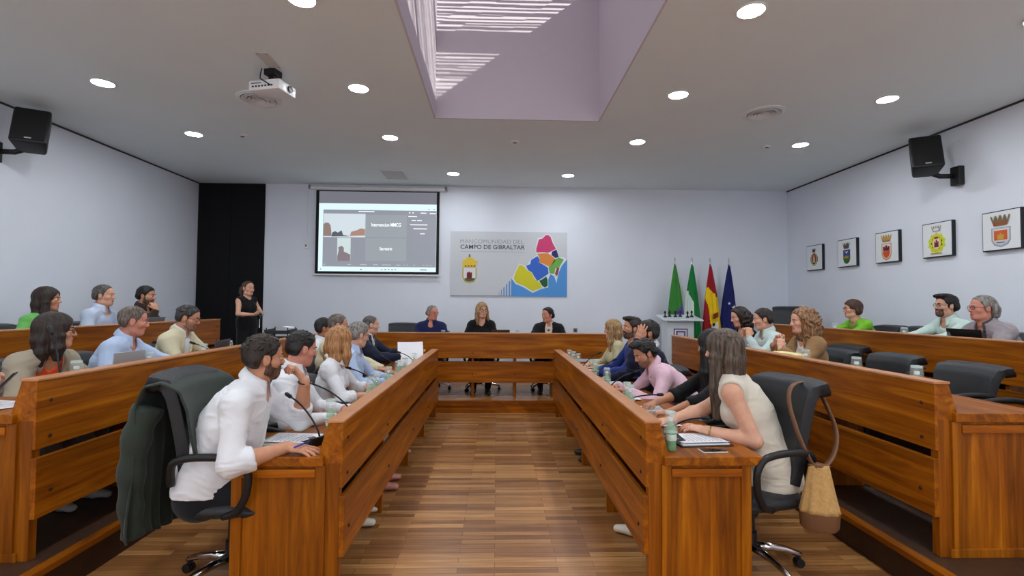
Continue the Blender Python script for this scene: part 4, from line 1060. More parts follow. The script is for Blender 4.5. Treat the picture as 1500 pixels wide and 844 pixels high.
        f.ell(P(0, -0.120, 0.035), np.array((0.024, 0.024, 0.024))*sc, B, 0.01)
        pp = [P(0, -0.125, 0.03), P(0, -0.160, 0.0), P(0, -0.168, -0.06), P(0, -0.150, -0.14)]
        for i, (r0, r1) in enumerate(((0.024, 0.036), (0.036, 0.038), (0.038, 0.014))): f.cone(pp[i], pp[i+1], r0*sc, r1*sc, 0.02)
    elif style == 'cropf':      # short womanly crop that covers the ears' tops
        cap(0.018); f.cone(P(-0.055, -0.05, -0.03), P(0.055, -0.05, -0.03), 0.052*sc, 0.052*sc, 0.03)
        f.poly2([(0.080, 0.062), (0.058, 0.040), (0.040, 0.006), (0.020, 0.0), (0.004, -0.008), (-0.012, -0.03), (-0.03, -0.09), (-0.16, -0.10), (-0.16, 0.2), (0.13, 0.2), (0.11, 0.07)], Hf[0], Hf[2]/sc, Hf[3]/sc, *big, k=0.008)
    elif style == 'swept':      # longish grey hair combed back
        cap(0.012); f.cone(P(-0.05, -0.07, -0.01), P(0.05, -0.07, -0.01), 0.050*sc, 0.050*sc, 0.03)
        f.cone(P(-0.05, -0.085, -0.06), P(0.05, -0.085, -0.06), 0.030*sc, 0.030*sc, 0.03)
        f.poly2([(0.062, 0.082), (0.046, 0.050), (0.026, 0.026), (0.018, -0.02), (0.006, -0.018), (0.0, 0.014), (-0.022, 0.026), (-0.036, -0.01), (-0.05, -0.10), (-0.2, -0.12), (-0.2, 0.2), (0.03, 0.2), (0.085, 0.13)], Hf[0], Hf[2]/sc, Hf[3]/sc, *big, k=0.006)
    Vt, Fc = f.mesh(fine)
    if not len(Fc): return
    n = vnormals(Vt, Fc)
    if stripe:
        d = Vt-Hf[0]; rr, ff, uu = d@Hf[1], d@Hf[2], d@Hf[3]
        if style in ('long', 'bob', 'midlong', 'pony', 'swept', 'cropf'):
            a = np.arctan2(rr, -ff-0.02); s1 = vnoise(np.stack([a*11, uu*5, rr*6], 1), seed)+0.6*vnoise(np.stack([a*26, uu*8, rr*6], 1), seed+1); amp = stripe*1.5
        else: s1 = vnoise(np.stack([rr*95, ff*45, uu*60], 1), seed)+0.5*vnoise(Vt*200, seed+2); amp = stripe*0.9
        Vt = Vt+n*(amp*s1)[:, None]
    np_obj('hair', [(Vt, Fc)], m, t, base)
# ------------------------------------------------------------------ the council members and their chairs
WHITE = cloth('white shirt', 222, 224, 228); PALEBLUE = cloth('pale blue shirt', 176, 196, 226); MINT = cloth('pale mint shirt', 196, 216, 214)
BLACKC = cloth('black cloth', 18, 18, 21); NAVY = cloth('navy suit', 26, 31, 52, 0.8); CREAM = cloth('cream linen', 208, 200, 168)
BEIGE = cloth('beige linen', 206, 198, 182); PINK = cloth('pink shirt', 226, 190, 204); ROYAL = cloth('royal blue jersey', 36, 52, 120)
JEANS = cloth('blue jeans', 44, 52, 72); DARKT = cloth('dark trousers', 28, 29, 34); GREYT = cloth('grey trousers', 128, 126, 124)
REDG = mat('red glasses frame', srgb(120, 30, 30), 0.35)
def seated(who, *a, chair_label=None, lift=0.0, cz=0.0, cxy=None, back=0.84, **k):
    p = person(who, *a, **k)
    if chair_label != 0:
        fl = a[3]; yaw = a[4]; c = p['pel']+p['Fw']*0.085
        p['chair'] = chair(*(cxy or (c[0], c[1])), fl, cz if cz else yaw, chair_label, lift=lift, back=back)
    return p
CAST = {}
# --- left of the aisle, from the near end
CAST['P1'] = seated('bearded man in white shirt resting his chin on his fist at near left desk', -1.39, 3.06, 1.425, 0.0, 10, head=(38, -4, 4), seatz=0.50, build=1.15, belly=0.40, skin='mid', cz=2, cxy=(-1.555, 3.07), back=1.12, lift=0.03, lean=21,
    hair=('short', 'darkbrown', {'th': 0.010}), beard=('full', 'beard'), top=WHITE, sleeve=0.70, bottom=cloth('black trousers', 22, 23, 28),
    rh=dict(t=(-1.17, 2.885, 0.818), dir=(1, -0.10, -0.10), palm=(0.0, 0.15, -1), curl=0.16, pole=(-0.5, -0.55, -0.55), spread=1.3),
    lh=dict(t=(-1.20, 3.20, 1.135), dir=(-0.52, -0.12, 0.85), palm=(-0.8, -0.35, -0.45), curl=0.95, tcurl=0.6, pole=(0.5, 0.35, -1)),
    chair_label='black leather chair with a dark green jacket over its back')
CAST['P2'] = seated('dark-haired man in white shirt behind the bearded man resting his chin', -1.45, 3.8, 1.41, 0.0, 8, head=(40, -12, 0), skin='ruddy', hair=('short', 'black', {'th': 0.009}), top=WHITE, bottom=DARKT, shoe=(210, 205, 190), feet=0.46,
    rh=dict(t=(-1.19, 3.62, 0.81), curl=0.5), lh=dict(t=(-1.17, 3.92, 0.81), curl=0.4), chair_label='black chair under the dark-haired man in white shirt, left row')
CAST['P3'] = seated('woman with straight copper blonde hair in white blouse, left row', -1.4, 4.55, 1.41, 0.0, 5, head=(52, -8, 0), fem=True, skin='fair', hair=('bob', 'copper', {'len': 0.18, 'wide': 0.092}), top=WHITE, sleeve=0.72, bottom=BEIGE, shoe=(190, 130, 120), feet=0.44,
    rh=dict(t=(-1.10, 4.45, 0.83), curl=0.5), lh=dict(t=(-1.08, 4.70, 0.83), curl=0.5), neckline='collar', chair_label='black chair under the copper blonde woman in white blouse')
CAST['P4'] = seated('grey-haired man in light blue shirt beside the copper blonde woman', -1.45, 5.35, 1.42, 0.0, 3, head=(35, -14, 0), skin='fair', hair=('short', 'grey', {'th': 0.014}), glasses=STEEL, top=PALEBLUE, bottom=JEANS, shoe=(180, 130, 120), feet=0.44,
    rh=dict(t=(-1.14, 5.22, 0.82), curl=0.4), lh=dict(t=(-1.12, 5.48, 0.82)), chair_label='black chair under the grey-haired man in light blue shirt')
CAST['P5'] = seated('brown-haired man in cream shirt reaching across the left desk', -1.87, 6, 1.49, 0.0, 0, head=(18, -6, 0), skin='mid', hair=('short', 'greybrown', {'th': 0.005}), top=CREAM, bottom=DARKT,
    rh=dict(t=(-1.34, 5.98, 0.83), curl=0.4), lh=dict(t=(-1.36, 6.2, 0.82)), chair_label='black chair under the brown-haired man in cream shirt')
CAST['P6'] = seated('black-haired man in white shirt leaning back behind the man in cream', -2.2, 6.5, 1.43, 0.0, 0, head=(20, 0, 0), skin='tan', hair=('short', 'black'), top=WHITE, bottom=DARKT,
    rh=dict(t=(-1.62, 6.38, 0.74)), lh=dict(t=(-1.62, 6.62, 0.74)), chair_label='black chair under the black-haired man leaning back, left row')
CAST['P7'] = seated('balding grey man in navy suit holding up papers at far end of left desk', -1.74, 7.02, 1.45, 0.0, -4, head=(20, -4, 0), skin='fair', hair=('high', 'darkgrey', {'th': 0.004}), top=NAVY, shirt=WHITE, tie=cloth('dark tie', 28, 30, 44), bottom=NAVY,
    rh=dict(t=(-1.30, 6.86, 0.90), dir=(1, 0.3, 0.1), palm=(0, 0.8, -0.6), curl=0.6), lh=dict(t=(-1.28, 7.10, 0.94), dir=(1, -0.3, 0.1), palm=(0, -0.6, -0.8), curl=0.6), chair_label='black chair under the man in navy suit')
# --- presidency table
CAST['P16'] = seated('bald grey man in navy polo at left of the presidential desk', -1.09, 8.56, 1.60, SZ, -90, head=(-42, -4, 0), skin='ruddy', build=1.12, hair=('crew', 'grey', {'th': 0.004}), glasses=REDG, top=cloth('navy polo', 30, 34, 78), bottom=JEANS,
    rh=dict(t=(-1.26, 8.23, SZ+0.82)), lh=dict(t=(-0.92, 8.22, SZ+0.82)), chair_label='black chair under the man in navy polo at presidential desk')
CAST['P17'] = seated('blonde woman in black top at centre of the presidential desk', -0.25, 8.52, 1.645, SZ, -90, head=(-68, 0, 0), fem=True, skin='fair', hair=('long', 'blonde', {'len': 0.20}), glasses=PLASTIC, top=BLACKC, neckline='vee', bottom=BLACKC,
    rh=dict(t=(-0.44, 8.2, SZ+0.82)), lh=dict(t=(-0.10, 8.2, SZ+0.82)), chair_label='black chair under the blonde woman in black at presidential desk')
CAST['P18'] = seated('dark-haired man in black suit at right of the presidential desk', 0.86, 8.52, 1.575, SZ, -96, head=(-142, -4, 0), skin='ruddy', build=1.15, hair=('high', 'black', {'th': 0.012}), top=cloth('black suit', 22, 22, 26), shirt=cloth('cream shirt', 214, 200, 182), tie=cloth('striped tie', 92, 80, 74), bottom=DARKT,
    rh=dict(t=(0.62, 8.2, SZ+0.82)), lh=dict(t=(1.02, 8.2, SZ+0.82)), chair_label='black chair under the man in black suit at presidential desk')
# --- right of the aisle, from the far end
CAST['P19'] = seated('blonde woman in beige blouse writing at far end of right desk', 1.56, 6.74, 1.425, 0.0, 180, head=(158, -6, 0), fem=True, skin='fair', hair=('long', 'blonde', {'len': 0.26}), top=cloth('olive beige blouse', 190, 184, 148), bottom=DARKT,
    rh=dict(t=(1.26, 6.85, 0.82), curl=0.7), lh=dict(t=(1.32, 6.55, 0.81)), chair_label='black chair under the blonde woman in beige blouse')
CAST['P20'] = seated('bearded man with dark quiff in royal blue jersey, right row', 1.63, 6.02, 1.475, 0.0, 180, head=(186, 4, 0), skin='mid', hair=('quiff', 'darkbrown'), beard=('full', 'beard'), top=ROYAL, neckline='round', bottom=JEANS,
    rh=dict(t=(1.22, 6.12, 0.83)), lh=dict(t=(1.20, 5.86, 0.83), curl=0.4), chair_label='black chair under the man in royal blue jersey')
CAST['P21'] = seated('black-haired man in dark navy polo holding a hand to his temple', 1.62, 5.36, 1.46, 0.0, 180, head=(176, 2, 0), skin='mid', hair=('short', 'black', {'th': 0.013}), beard=('full', 'black'), top=cloth('dark navy polo', 24, 28, 52), collarm=WHITE, bottom=DARKT, shoe=(24, 24, 26), feet=0.62,
    rh=dict(t=(1.22, 5.50, 0.83)), lh=dict(t=(1.47, 5.20, 1.27), dir=(0.35, 0.02, 0.9), palm=(0.15, 1, 0.0), curl=0.25, pole=(-0.5, -0.5, -1), spread=1.6), chair_label='black chair under the man holding a hand to his temple')
CAST['P22'] = seated('man in pink shirt bent over his papers at right desk', 1.44, 4.86, 1.29, 0.0, 180, lean=40, head=(190, -26, 0), skin='mid', hair=('quiff', 'black'), beard=('stubble', 'stubble'), top=PINK, bottom=JEANS,
    rh=dict(t=(1.20, 4.98, 0.82), curl=0.7), lh=dict(t=(1.24, 4.70, 0.83), dir=(-0.7, 0.6, 0), pole=(0.6, -0.6, -0.6)), chair_label='black chair under the man in pink shirt')
CAST['P23'] = seated('black-haired woman hidden behind the woman in sleeveless beige top', 1.72, 3.98, 1.43, 0.0, 180, head=(128, -6, 0), fem=True, skin='mid', hair=('long', 'black', {'len': 0.34}), top=BLACKC, sleeve=0.7, neckline='round', bottom=BLACKC,
    rh=dict(t=(1.24, 4.05, 0.82), curl=0.6), lh=dict(t=(1.27, 3.72, 0.83), curl=0.7), chair_label='black chair under the black-haired woman, right row')
CAST['P24'] = seated('woman with long brown hair in sleeveless beige top at near right desk', 1.53, 3.36, 1.45, 0.0, 146, lean=21, cz=194, cxy=(1.61, 3.16), back=1.08, lift=0.02, hemz=0.0, head=(132, -4, 0), fem=True, skin='fair', build=1.12, hair=('long', 'longbrown', {'len': 0.40, 'wide': 0.096, 'th': 0.020}), top=BEIGE, sleeve=0.0, neckline='round', bottom=BEIGE, shoe=(206, 198, 184), feet=0.72, seatz=0.50,
    rh=dict(t=(1.10, 3.36, 0.825), dir=(-1, 0.1, 0), curl=0.35, pole=(0.2, 0.5, -0.8)), lh=dict(t=(1.36, 3.22, 0.83), dir=(-0.85, 0.5, 0.1), palm=(0.1, 0.2, -1), curl=0.3, pole=(0.75, -0.5, -0.5)),
    chair_label='black leather chair with a straw handbag hung on its back')
# --- middle left tier
CAST['P11'] = seated('person in grey jumper thumbing a phone at near end of middle left desk', -3.44, 2.90, 1.50, PZ1, 22, head=(22, -20, 0), skin='fair', hair=('short', 'brown'), top=cloth('grey jumper', 120, 120, 122), bottom=DARKT, sleeve=0.8,
    rh=dict(t=(-3.00, 3.02, 1.10), dir=(1, 0.25, 0.15), palm=(0, 0.7, 0.5), curl=0.6), lh=dict(t=(-2.97, 3.18, 1.10), dir=(1, -0.25, 0.15), palm=(0, -0.5, 0.8), curl=0.6), chair_label='black chair under the person thumbing a phone')
CAST['P8'] = seated('dark-haired woman in glasses with beige blazer over orange top', -3.14, 3.68, 1.535, PZ1, -10, head=(40, 0, 0), fem=True, skin='mid', hair=('bob', 'darkbrown', {'len': 0.17, 'wide': 0.094}), glasses=PLASTIC, top=cloth('taupe blazer', 158, 148, 130), shirt=cloth('orange top', 224, 84, 42), neckline='vee', bottom=GREYT, shoe=(170, 168, 164), feet=0.5,
    rh=dict(t=(-2.92, 3.50, 1.04)), lh=dict(t=(-2.90, 3.84, 1.04)), chair_label='black chair under the woman in beige blazer')
CAST['P9'] = seated('balding man in light blue shirt behind a laptop on middle left desk', -3.15, 4.46, 1.58, PZ1, 10, head=(34, -8, 0), skin='ruddy', build=1.08, hair=('short', 'greybrown', {'th': 0.006}), top=PALEBLUE, bottom=JEANS,
    rh=dict(t=(-2.92, 4.28, 1.04)), lh=dict(t=(-2.80, 4.80, 1.04)), chair_label='black chair under the balding man in light blue shirt')
CAST['P10'] = seated('man with glasses in cream jacket reading at middle left desk', -3.13, 5.2, 1.59, PZ1, 4, head=(14, -16, 0), skin='mid', hair=('short', 'greyblack', {'th': 0.008}), beard=('stubble', 'stubble'), glasses=REDG, top=CREAM, shirt=WHITE, bottom=GREYT,
    rh=dict(t=(-2.86, 5.10, 1.04)), lh=dict(t=(-2.82, 5.42, 1.04)), chair_label='black chair under the man in cream jacket')
# --- outer left tier
CAST['P12'] = seated('smiling woman with long dark hair in green top, outer left tier', -4.77, 5.48, 1.765, PZ2, 10, head=(22, 0, 0), fem=True, skin='mid', hair=('long', 'darkbrown', {'len': 0.22, 'wide': 0.096}), top=cloth('green blouse', 104, 176, 92), bottom=DARKT,
    rh=dict(t=(-4.60, 5.30, PZ2+0.83)), lh=dict(t=(-4.56, 5.66, PZ2+0.83)), chair_label='black chair under the woman in green, outer left tier')
CAST['P13'] = seated('grey-haired man in pale blue shirt, outer left tier', -4.75, 6.22, 1.82, PZ2, 5, head=(14, 0, 0), skin='fair', hair=('crew', 'darkgrey', {'th': 0.010}), top=cloth('ice blue shirt', 186, 200, 222), bottom=DARKT,
    rh=dict(t=(-4.52, 6.1, PZ2+0.83)), lh=dict(t=(-4.50, 6.36, PZ2+0.83)), chair_label='black chair under the grey-haired man, outer left tier')
CAST['P14'] = seated('bearded man in dark brown shirt with hand on chin, outer left tier', -4.77, 6.98, 1.83, PZ2, 0, head=(8, -6, 0), skin='mid', hair=('short', 'black', {'th': 0.012}), beard=('full', 'beard'), top=cloth('dark brown shirt', 58, 46, 40), bottom=DARKT,
    rh=dict(t=(-4.56, 6.86, 1.52), dir=(-0.5, 0.3, 0.8), palm=(-0.7, 0.5, -0.3), curl=0.9, pole=(0.5, -0.2, -1)), lh=dict(t=(-4.46, 7.1, PZ2+0.83)), chair_label='black chair under the bearded man, outer left tier')
# --- standing
CAST['P15'] = person('standing woman in sleeveless black top with ponytail before black panel', -4.11, 8.42, 1.98, PZ2, -24, head=(-28, 0, 0), stand=True, fem=True, build=1.08, skin='fair', hair=('pony', 'brown'), top=BLACKC, sleeve=0.0, neckline='round', bottom=BLACKC, lean=1,
    rh=dict(t=(-3.93, 8.22, 1.43), dir=(0.7, 0.3, 0.1), palm=(0, 0.5, 0.5), curl=0.7, pole=(-0.5, -0.6, -0.8)), lh=dict(t=(-3.88, 8.36, 1.45), dir=(0.6, -0.5, 0.1), palm=(0, -0.6, -0.4), curl=0.8, pole=(0.2, 0.8, -0.8)))
# --- middle right tier
CAST['P25'] = seated('woman with dark wavy hair in black, farthest on middle right tier', 3.19, 6.52, 1.61, PZ1, 180, head=(178, -14, 0), fem=True, skin='fair', hair=('curly', 'darkbrown', {'rb': 0.118}), top=BLACKC, neckline='vee', bottom=BLACKC,
    rh=dict(t=(2.86, 6.66, 1.05)), lh=dict(t=(2.88, 6.32, 1.05)), chair_label='black chair under the woman with dark wavy hair')
CAST['P26'] = seated('dark-haired man in pale mint shirt with hands clasped at mouth', 3.16, 5.88, 1.60, PZ1, 180, head=(164, -8, 0), skin='fair', hair=('short', 'darkbrown'), top=MINT, bottom=DARKT,
    rh=dict(t=(2.95, 5.96, 1.27), dir=(0.22, -0.35, 0.9), palm=(0.1, -0.9, 0.2), curl=0.8, pole=(-0.4, 0.35, -1)), lh=dict(t=(2.95, 5.80, 1.27), dir=(0.22, 0.35, 0.9), palm=(0.1, 0.9, 0.2), curl=0.8, pole=(-0.4, -0.35, -1)), chair_label='black chair under the man with clasped hands')
CAST['P27'] = seated('woman with curly blonde hair in camel jacket, middle right tier', 3.17, 5.14, 1.60, PZ1, 180, head=(176, -4, 0), fem=True, skin='fair', hair=('curly', 'curlblonde', {'rb': 0.148}), top=cloth('camel jacket', 148, 116, 80), shirt=cloth('pale tee', 220, 214, 210), neckline='round', bottom=JEANS,
    rh=dict(t=(2.93, 5.22, 1.24), dir=(0.25, -0.3, 0.9), palm=(0.3, -0.9, 0), curl=0.8, pole=(-0.4, 0.3, -1)), lh=dict(t=(2.90, 5.06, 1.20), dir=(0.2, 0.3, 0.9), palm=(0.2, 0.9, 0.1), curl=0.8, pole=(-0.4, -0.3, -1)), chair_label='black chair under the curly blonde woman')
# --- outer right tier
CAST['P28'] = seated('woman with short auburn hair and glasses in lime green top', 5, 6.92, 1.725, PZ2, 180, head=(162, 0, 0), fem=True, skin='fair', hair=('cropf', 'chestnut'), glasses=REDG, top=cloth('lime green top', 120, 186, 50), neckline='round', bottom=DARKT,
    rh=dict(t=(4.58, 7.08, PZ2+0.83)), lh=dict(t=(4.60, 6.74, PZ2+0.83)), chair_label='black chair under the woman in lime green')
CAST['P29'] = seated('dark-haired bearded man with glasses in pale green shirt, outer right tier', 5.12, 5.58, 1.775, PZ2, 180, head=(172, 2, 0), skin='fair', hair=('quiff', 'black', {'th': 0.013}), beard=('goatee', 'beard'), glasses=PLASTIC, top=cloth('pale green shirt', 196, 218, 210), bottom=DARKT,
    rh=dict(t=(4.62, 5.74, PZ2+0.83)), lh=dict(t=(4.64, 5.42, PZ2+0.83)), chair_label='black chair under the bearded man in pale green shirt')
CAST['P30'] = seated('grey-haired man with swept-back hair and glasses in grey jacket', 4.87, 4.9, 1.75, PZ2, 178, head=(166, 2, 0), skin='ruddy', hair=('swept', 'grey'), glasses=REDG, top=cloth('mauve grey jacket', 150, 142, 146), shirt=cloth('charcoal shirt', 74, 74, 80), bottom=DARKT,
    rh=dict(t=(4.46, 5.08, PZ2+0.84)), lh=dict(t=(4.50, 4.74, PZ2+0.84)), chair_label='black chair under the grey-haired man in grey jacket')
# --- empty chairs
for (x, y, z, f, lb) in ((3.72, 5.62, PZ1, 182, 'empty black chair pushed back behind the curly blonde woman'),
                         (3.40, 4.55, PZ1, 181, 'empty black chair behind the second bottle of middle right desk'),
                         (3.40, 3.80, PZ1, 180, 'empty black chair behind the nearest bottle of middle right desk'),
                         (3.44, 3.02, PZ1, 180, 'empty black chair at the near end of middle right desk'),
                         (5.10, 6.25, PZ2, 175, 'empty black chair between the lime green woman and the bearded man'),
                         (5.08, 4.25, PZ2, 180, 'empty black chair beyond the grey-haired man in grey jacket'),
                         (-5.15, 4.80, PZ2, 4, 'empty black chair left of the smiling woman in green'),
                         (-5.12, 4.15, PZ2, 0, 'empty black chair nearest on the outer left tier'),
                         (-3.46, 5.95, PZ1, 0, 'empty black chair beyond the man in cream jacket'),
                         (-1.66, 8.72, SZ, -90, 'empty black chair left of the man in navy polo'),
                         (5.0, 8.5, PZ2, 235, 'empty black chair turned aside in the far right corner')):
    chair(x, y, z, f, lb, back=1.0 if y == 8.5 else (1.06 if y == 8.72 else 0.86))
# ------------------------------------------------------------------ things on the back wall
t = thing('projection_screen', 'pulled-down projection screen showing a video call on the back wall', 'projection screen', (-2.335, YB-0.06, 0))
SCX = lambda zx: -3.69 + (zx-0)*0.002245+0.0         # columns of the picture, metres from the screen's own left edge
sx0, sx1, sz0, sz1 = -1.195, 1.195, 2.20, 3.83       # cloth, relative to the centre
MB().tube([(-1.33, 0, 3.865), (1.33, 0, 3.865)], 0.042, 14).build('case', WHITEP, t, smooth=40)
MB().box((-1.335, -0.05, 3.84), (-1.30, 0.055, 3.92)).box((1.30, -0.05, 3.84), (1.335, 0.055, 3.92)).build('end_cap', GREYP, t, bevel=0.004)
MB().box((sx0, -0.002, sz0), (sx1, 0.002, sz1)).build('cloth', mat('screen black border', srgb(18, 18, 20), 0.8), t)
MB().box((sx0-0.05, -0.012, sz0-0.035), (sx1+0.05, 0.012, sz0-0.005)).build('bottom_bar', WHITEP, t, bevel=0.004)
def lit(name, r, g, b, k=0.55): return mat('projected '+name, srgb(r*0.5, g*0.5, b*0.5), 0.9, emit=srgb(r, g, b), estr=k)
def pane(name, x0, x1, z0, z1, m, y=-0.004, par=None):
    return MB().box((x0, y, z0), (x1, y+0.002, z1)).build(name, m, par or t)
# projected picture: pixels of the enlarged photograph (1193 wide) turned into metres on the cloth
def sx(zx): return -1.135 + (zx-62)/(1090-62)*2.275
def szz(zy): return 3.80 - (zy-90)/(768-90)*1.555
white_ = lit('white', 205, 226, 232, 0.75); dkg = lit('window grey', 150, 154, 164); pan = lit('tile grey', 158, 166, 172)
pane('blank_band', sx(62), sx(1090), szz(190), szz(88), lit('blank', 122, 122, 132))
pic = pane('picture', sx(62), sx(1090), szz(768), szz(190), white_)
pane('call_window', sx(100), sx(1088), szz(728), szz(245), dkg, -0.0055)
pane('participant_tile', sx(472), sx(828), szz(476), szz(285), pan, -0.007)
pane('participant_tile', sx(472), sx(828), szz(676), szz(484), pan, -0.007)
vid = pane('video_tile', sx(104), sx(468), szz(478), szz(278), lit('video wall', 196, 208, 214, 0.7), -0.007)
def blob(pts, name, m, y=-0.0085): return poly([(sx(a), szz(b)) for a, b in pts], name, m, t, y, 0.001)
blob([(104,470),(104,370),(120,356),(150,358),(165,380),(172,430),(175,470)], 'face_shape', lit('face', 150, 128, 122))
blob([(175,470),(180,440),(205,428),(230,440),(262,420),(275,460),(340,470),(175,474)], 'table_shape', lit('dark table', 92, 98, 108))
blob([(335,468),(345,432),(390,420),(428,402),(466,408),(466,462)], 'desk_shape', lit('desk', 176, 140, 124))
vid2 = pane('video_tile', sx(226), sx(342), szz(680), szz(484), lit('video pale', 192, 206, 206, 0.7), -0.007)
blob([(228,640),(240,590),(236,565),(262,552),(284,566),(284,600),(340,625),(340,680),(228,680)], 'person_shape', lit('speaker shape', 138, 126, 132))
txtm = lit('white text', 235, 240, 244, 0.9); drk = lit('dark mark', 70, 76, 88, 0.4)
put_text('Intervencion MMCG', 'caption', txtm, t, sx(522), sx(778), szz(384), szz(354), -0.009, 0.005)
put_text('Secretario', 'caption', txtm, t, sx(596), sx(704), szz(586), szz(560), -0.009, 0.005)
def dashes(rows, m, name):
    for (a, b, c) in rows: MB().box((sx(a), -0.0095, szz(c+3)), (sx(b), -0.0085, szz(c-3))).build(name, m, t)
dashes([(406,545,258),(842,918,296),(872,908,330),(920,962,330),(860,1010,366),(888,1008,400),(948,988,442),(848,860,264),(876,890,264),(950,1000,265),(1030,1084,268)], txtm, 'side_menu')
dashes([(108,122,710),(318,348,710),(428,484,710),(540,586,710),(618,696,710),(740,780,710),(804,816,710),(832,846,710),(890,908,710),(974,988,710),(1004,1018,710),(1038,1052,710)], lit('pale mark', 190, 196, 204, 0.6), 'tool_row')
dashes([(428,444,750),(612,624,750),(640,656,750),(670,684,750),(700,716,750),(728,742,750),(82,92,750),(950,1010,750),(1016,1028,234),(1062,1074,234)], drk, 'task_bar_mark')

t = thing('wall_sign', 'white wall sign with coloured regional map below the ceiling downlights', 'sign', (0, YB, 0))
def zp(zx, zy): return (-0.923+(655+zx/8.04-659)*0.01342, 1.784+(434.5-335-zy/8.04)*0.01358)
MB().box((-0.923, -0.012, 1.775), (1.378, 0, 3.06)).build('board', mat('sign board', srgb(206, 209, 213), 0.8), t)
def flat(pts, name, r, g, b, y=-0.016, th=0.003): return poly([zp(*p) for p in pts], name, mat('sign ink %d %d %d' % (r, g, b), srgb(r, g, b), 0.7), t, y, th)
flat([(752,590),(800,640),(900,680),(1000,745),(1110,700),(1180,690),(1190,590),(1215,535),(1260,560),(1285,640),(1300,540),(1345,430),(1412,355),(1412,800),(752,800)], 'sea', 82, 150, 218, -0.0145)
for (a, b, top_) in ((722,740,615),(690,706,650),(660,674,685),(632,642,715),(606,612,745)): flat([(a,795),(b,795),(b,top_),(a,top_+12)], 'stripe', 96, 150, 206, -0.0145)
flat([(1040,290),(1035,230),(1062,110),(1110,108),(1150,68),(1185,66),(1225,95),(1250,165),(1290,235),(1310,335),(1370,335),(1410,360),(1345,440),(1310,520),(1285,640),(1262,560),(1212,530),(1188,600),(1190,690),(1110,708),(1005,755),(895,690),(800,650),(760,590),(790,520),(840,415),(930,440),(975,370),(1060,310)], 'coast_outline', 226, 232, 238, -0.0152)
flat([(1075,130),(1118,118),(1155,78),(1185,76),(1215,100),(1240,170),(1278,238),(1222,268),(1185,285),(1120,278),(1045,283),(1045,235)], 'region', 206, 62, 112, -0.018)
flat([(1230,272),(1285,245),(1312,335),(1270,345),(1225,310)], 'region', 34, 44, 104, -0.018)
flat([(1055,296),(1180,290),(1225,318),(1268,355),(1275,380),(1200,448),(1130,415),(1080,400),(1088,350)], 'region', 222, 140, 62, -0.018)
flat([(1275,358),(1315,338),(1372,362),(1320,452),(1270,470),(1262,530),(1205,525),(1192,460)], 'region', 112, 178, 82, -0.018)
flat([(1290,462),(1322,455),(1300,540),(1288,560),(1268,530)], 'region', 156, 72, 66, -0.018)
flat([(1060,325),(1085,360),(1078,400),(1130,425),(1185,460),(1192,530),(1105,590),(1060,615),(1020,560),(1000,520),(950,490),(925,440),(975,420),(985,370)], 'region', 56, 104, 200, -0.018)
flat([(1112,600),(1165,562),(1180,600),(1182,670),(1150,692),(1118,672),(1080,612)], 'region', 26, 92, 52, -0.018)
flat([(850,425),(905,450),(940,495),(1000,525),(1020,590),(1095,640),(1110,692),(1005,735),(900,672),(810,640),(780,590),(800,520)], 'region', 214, 206, 40, -0.018)
x0, z1 = zp(148, 138); x1, z0 = zp(892, 182)
put_text('MANCOMUNIDAD DEL', 'lettering', mat('sign thin grey', srgb(146, 150, 156), 0.7), t, x0, x1, z0, z1, -0.0135, -0.008)
x0, z1 = zp(150, 200); x1, z0 = zp(908, 250)
put_text('CAMPO DE GIBRALTAR', 'lettering', mat('sign bold grey', srgb(62, 66, 72), 0.7), t, x0, x1, z0, z1, -0.0135, 0.010)
MB().box((zp(150, 0)[0], -0.014, zp(0, 282)[1]), (zp(905, 0)[0], -0.011, zp(0, 278)[1])).build('rule', mat('sign rule', srgb(170, 172, 176), 0.7), t)
MB().box((zp(38, 0)[0], -0.014, zp(0, 798)[1]), (zp(760, 0)[0], -0.011, zp(0, 790)[1])).build('rule', mat('sign rule dark', srgb(120, 126, 134), 0.7), t)
# crest on the sign
flat([(178,470),(176,580),(200,630),(258,648),(318,630),(345,580),(342,470)], 'shield', 196, 176, 70, -0.016)
flat([(190,474),(190,580),(212,618),(258,632),(305,618),(332,580),(330,474)], 'shield_field', 226, 228, 228, -0.019)
flat([(200,590),(330,590),(305,618),(258,630),(212,618)], 'shield_base', 70, 96, 70, -0.021)
flat([(228,596),(228,545),(232,522),(244,522),(244,535),(250,516),(266,516),(270,535),(274,522),(286,522),(290,545),(288,596)], 'castle', 120, 24, 30, -0.023)
flat([(165,385),(190,392),(205,372),(230,350),(258,345),(285,350),(315,372),(330,390),(356,382),(340,420),(335,462),(180,462),(178,420)], 'crown', 226, 194, 60, -0.016)
flat([(248,345),(250,318),(258,306),(266,318),(270,345)], 'crown_cross', 90, 100, 110, -0.016)
for zx in (205, 240, 275, 310): flat([(zx,455),(zx,440),(zx+16,440),(zx+16,455)], 'crown_jewel', 150, 60, 40, -0.018)

t = thing('wall_switch', 'small white switch box on back wall left of the projection screen', 'switch', (-3.72, YB, 2.74))
MB().box((-0.045, -0.03, -0.06), (0.045, 0, 0.06)).build('box', WHITEP, t, bevel=0.006)
MB().box((-0.015, -0.038, -0.02), (0.015, -0.028, 0.02)).build('rocker', GREYP, t, bevel=0.003)
MB().box((-0.012, -0.014, 0.06), (0.012, 0, 1.1)).build('conduit', WALLM, t)
t = thing('wall_socket', 'small dark cable outlet low on back wall right of the presidential desk', 'socket', (1.55, YB, 1.13))
MB().box((-0.04, -0.012, -0.04), (0.04, 0, 0.04)).build('plate', GREYP, t, bevel=0.004); MB().lathe([(0.018, 0), (0.018, 0.02)], 12, Matrix.Translation((0, -0.012, 0)) @ Matrix.Rotation(R(90), 4, 'X')).build('outlet', PLASTIC, t)

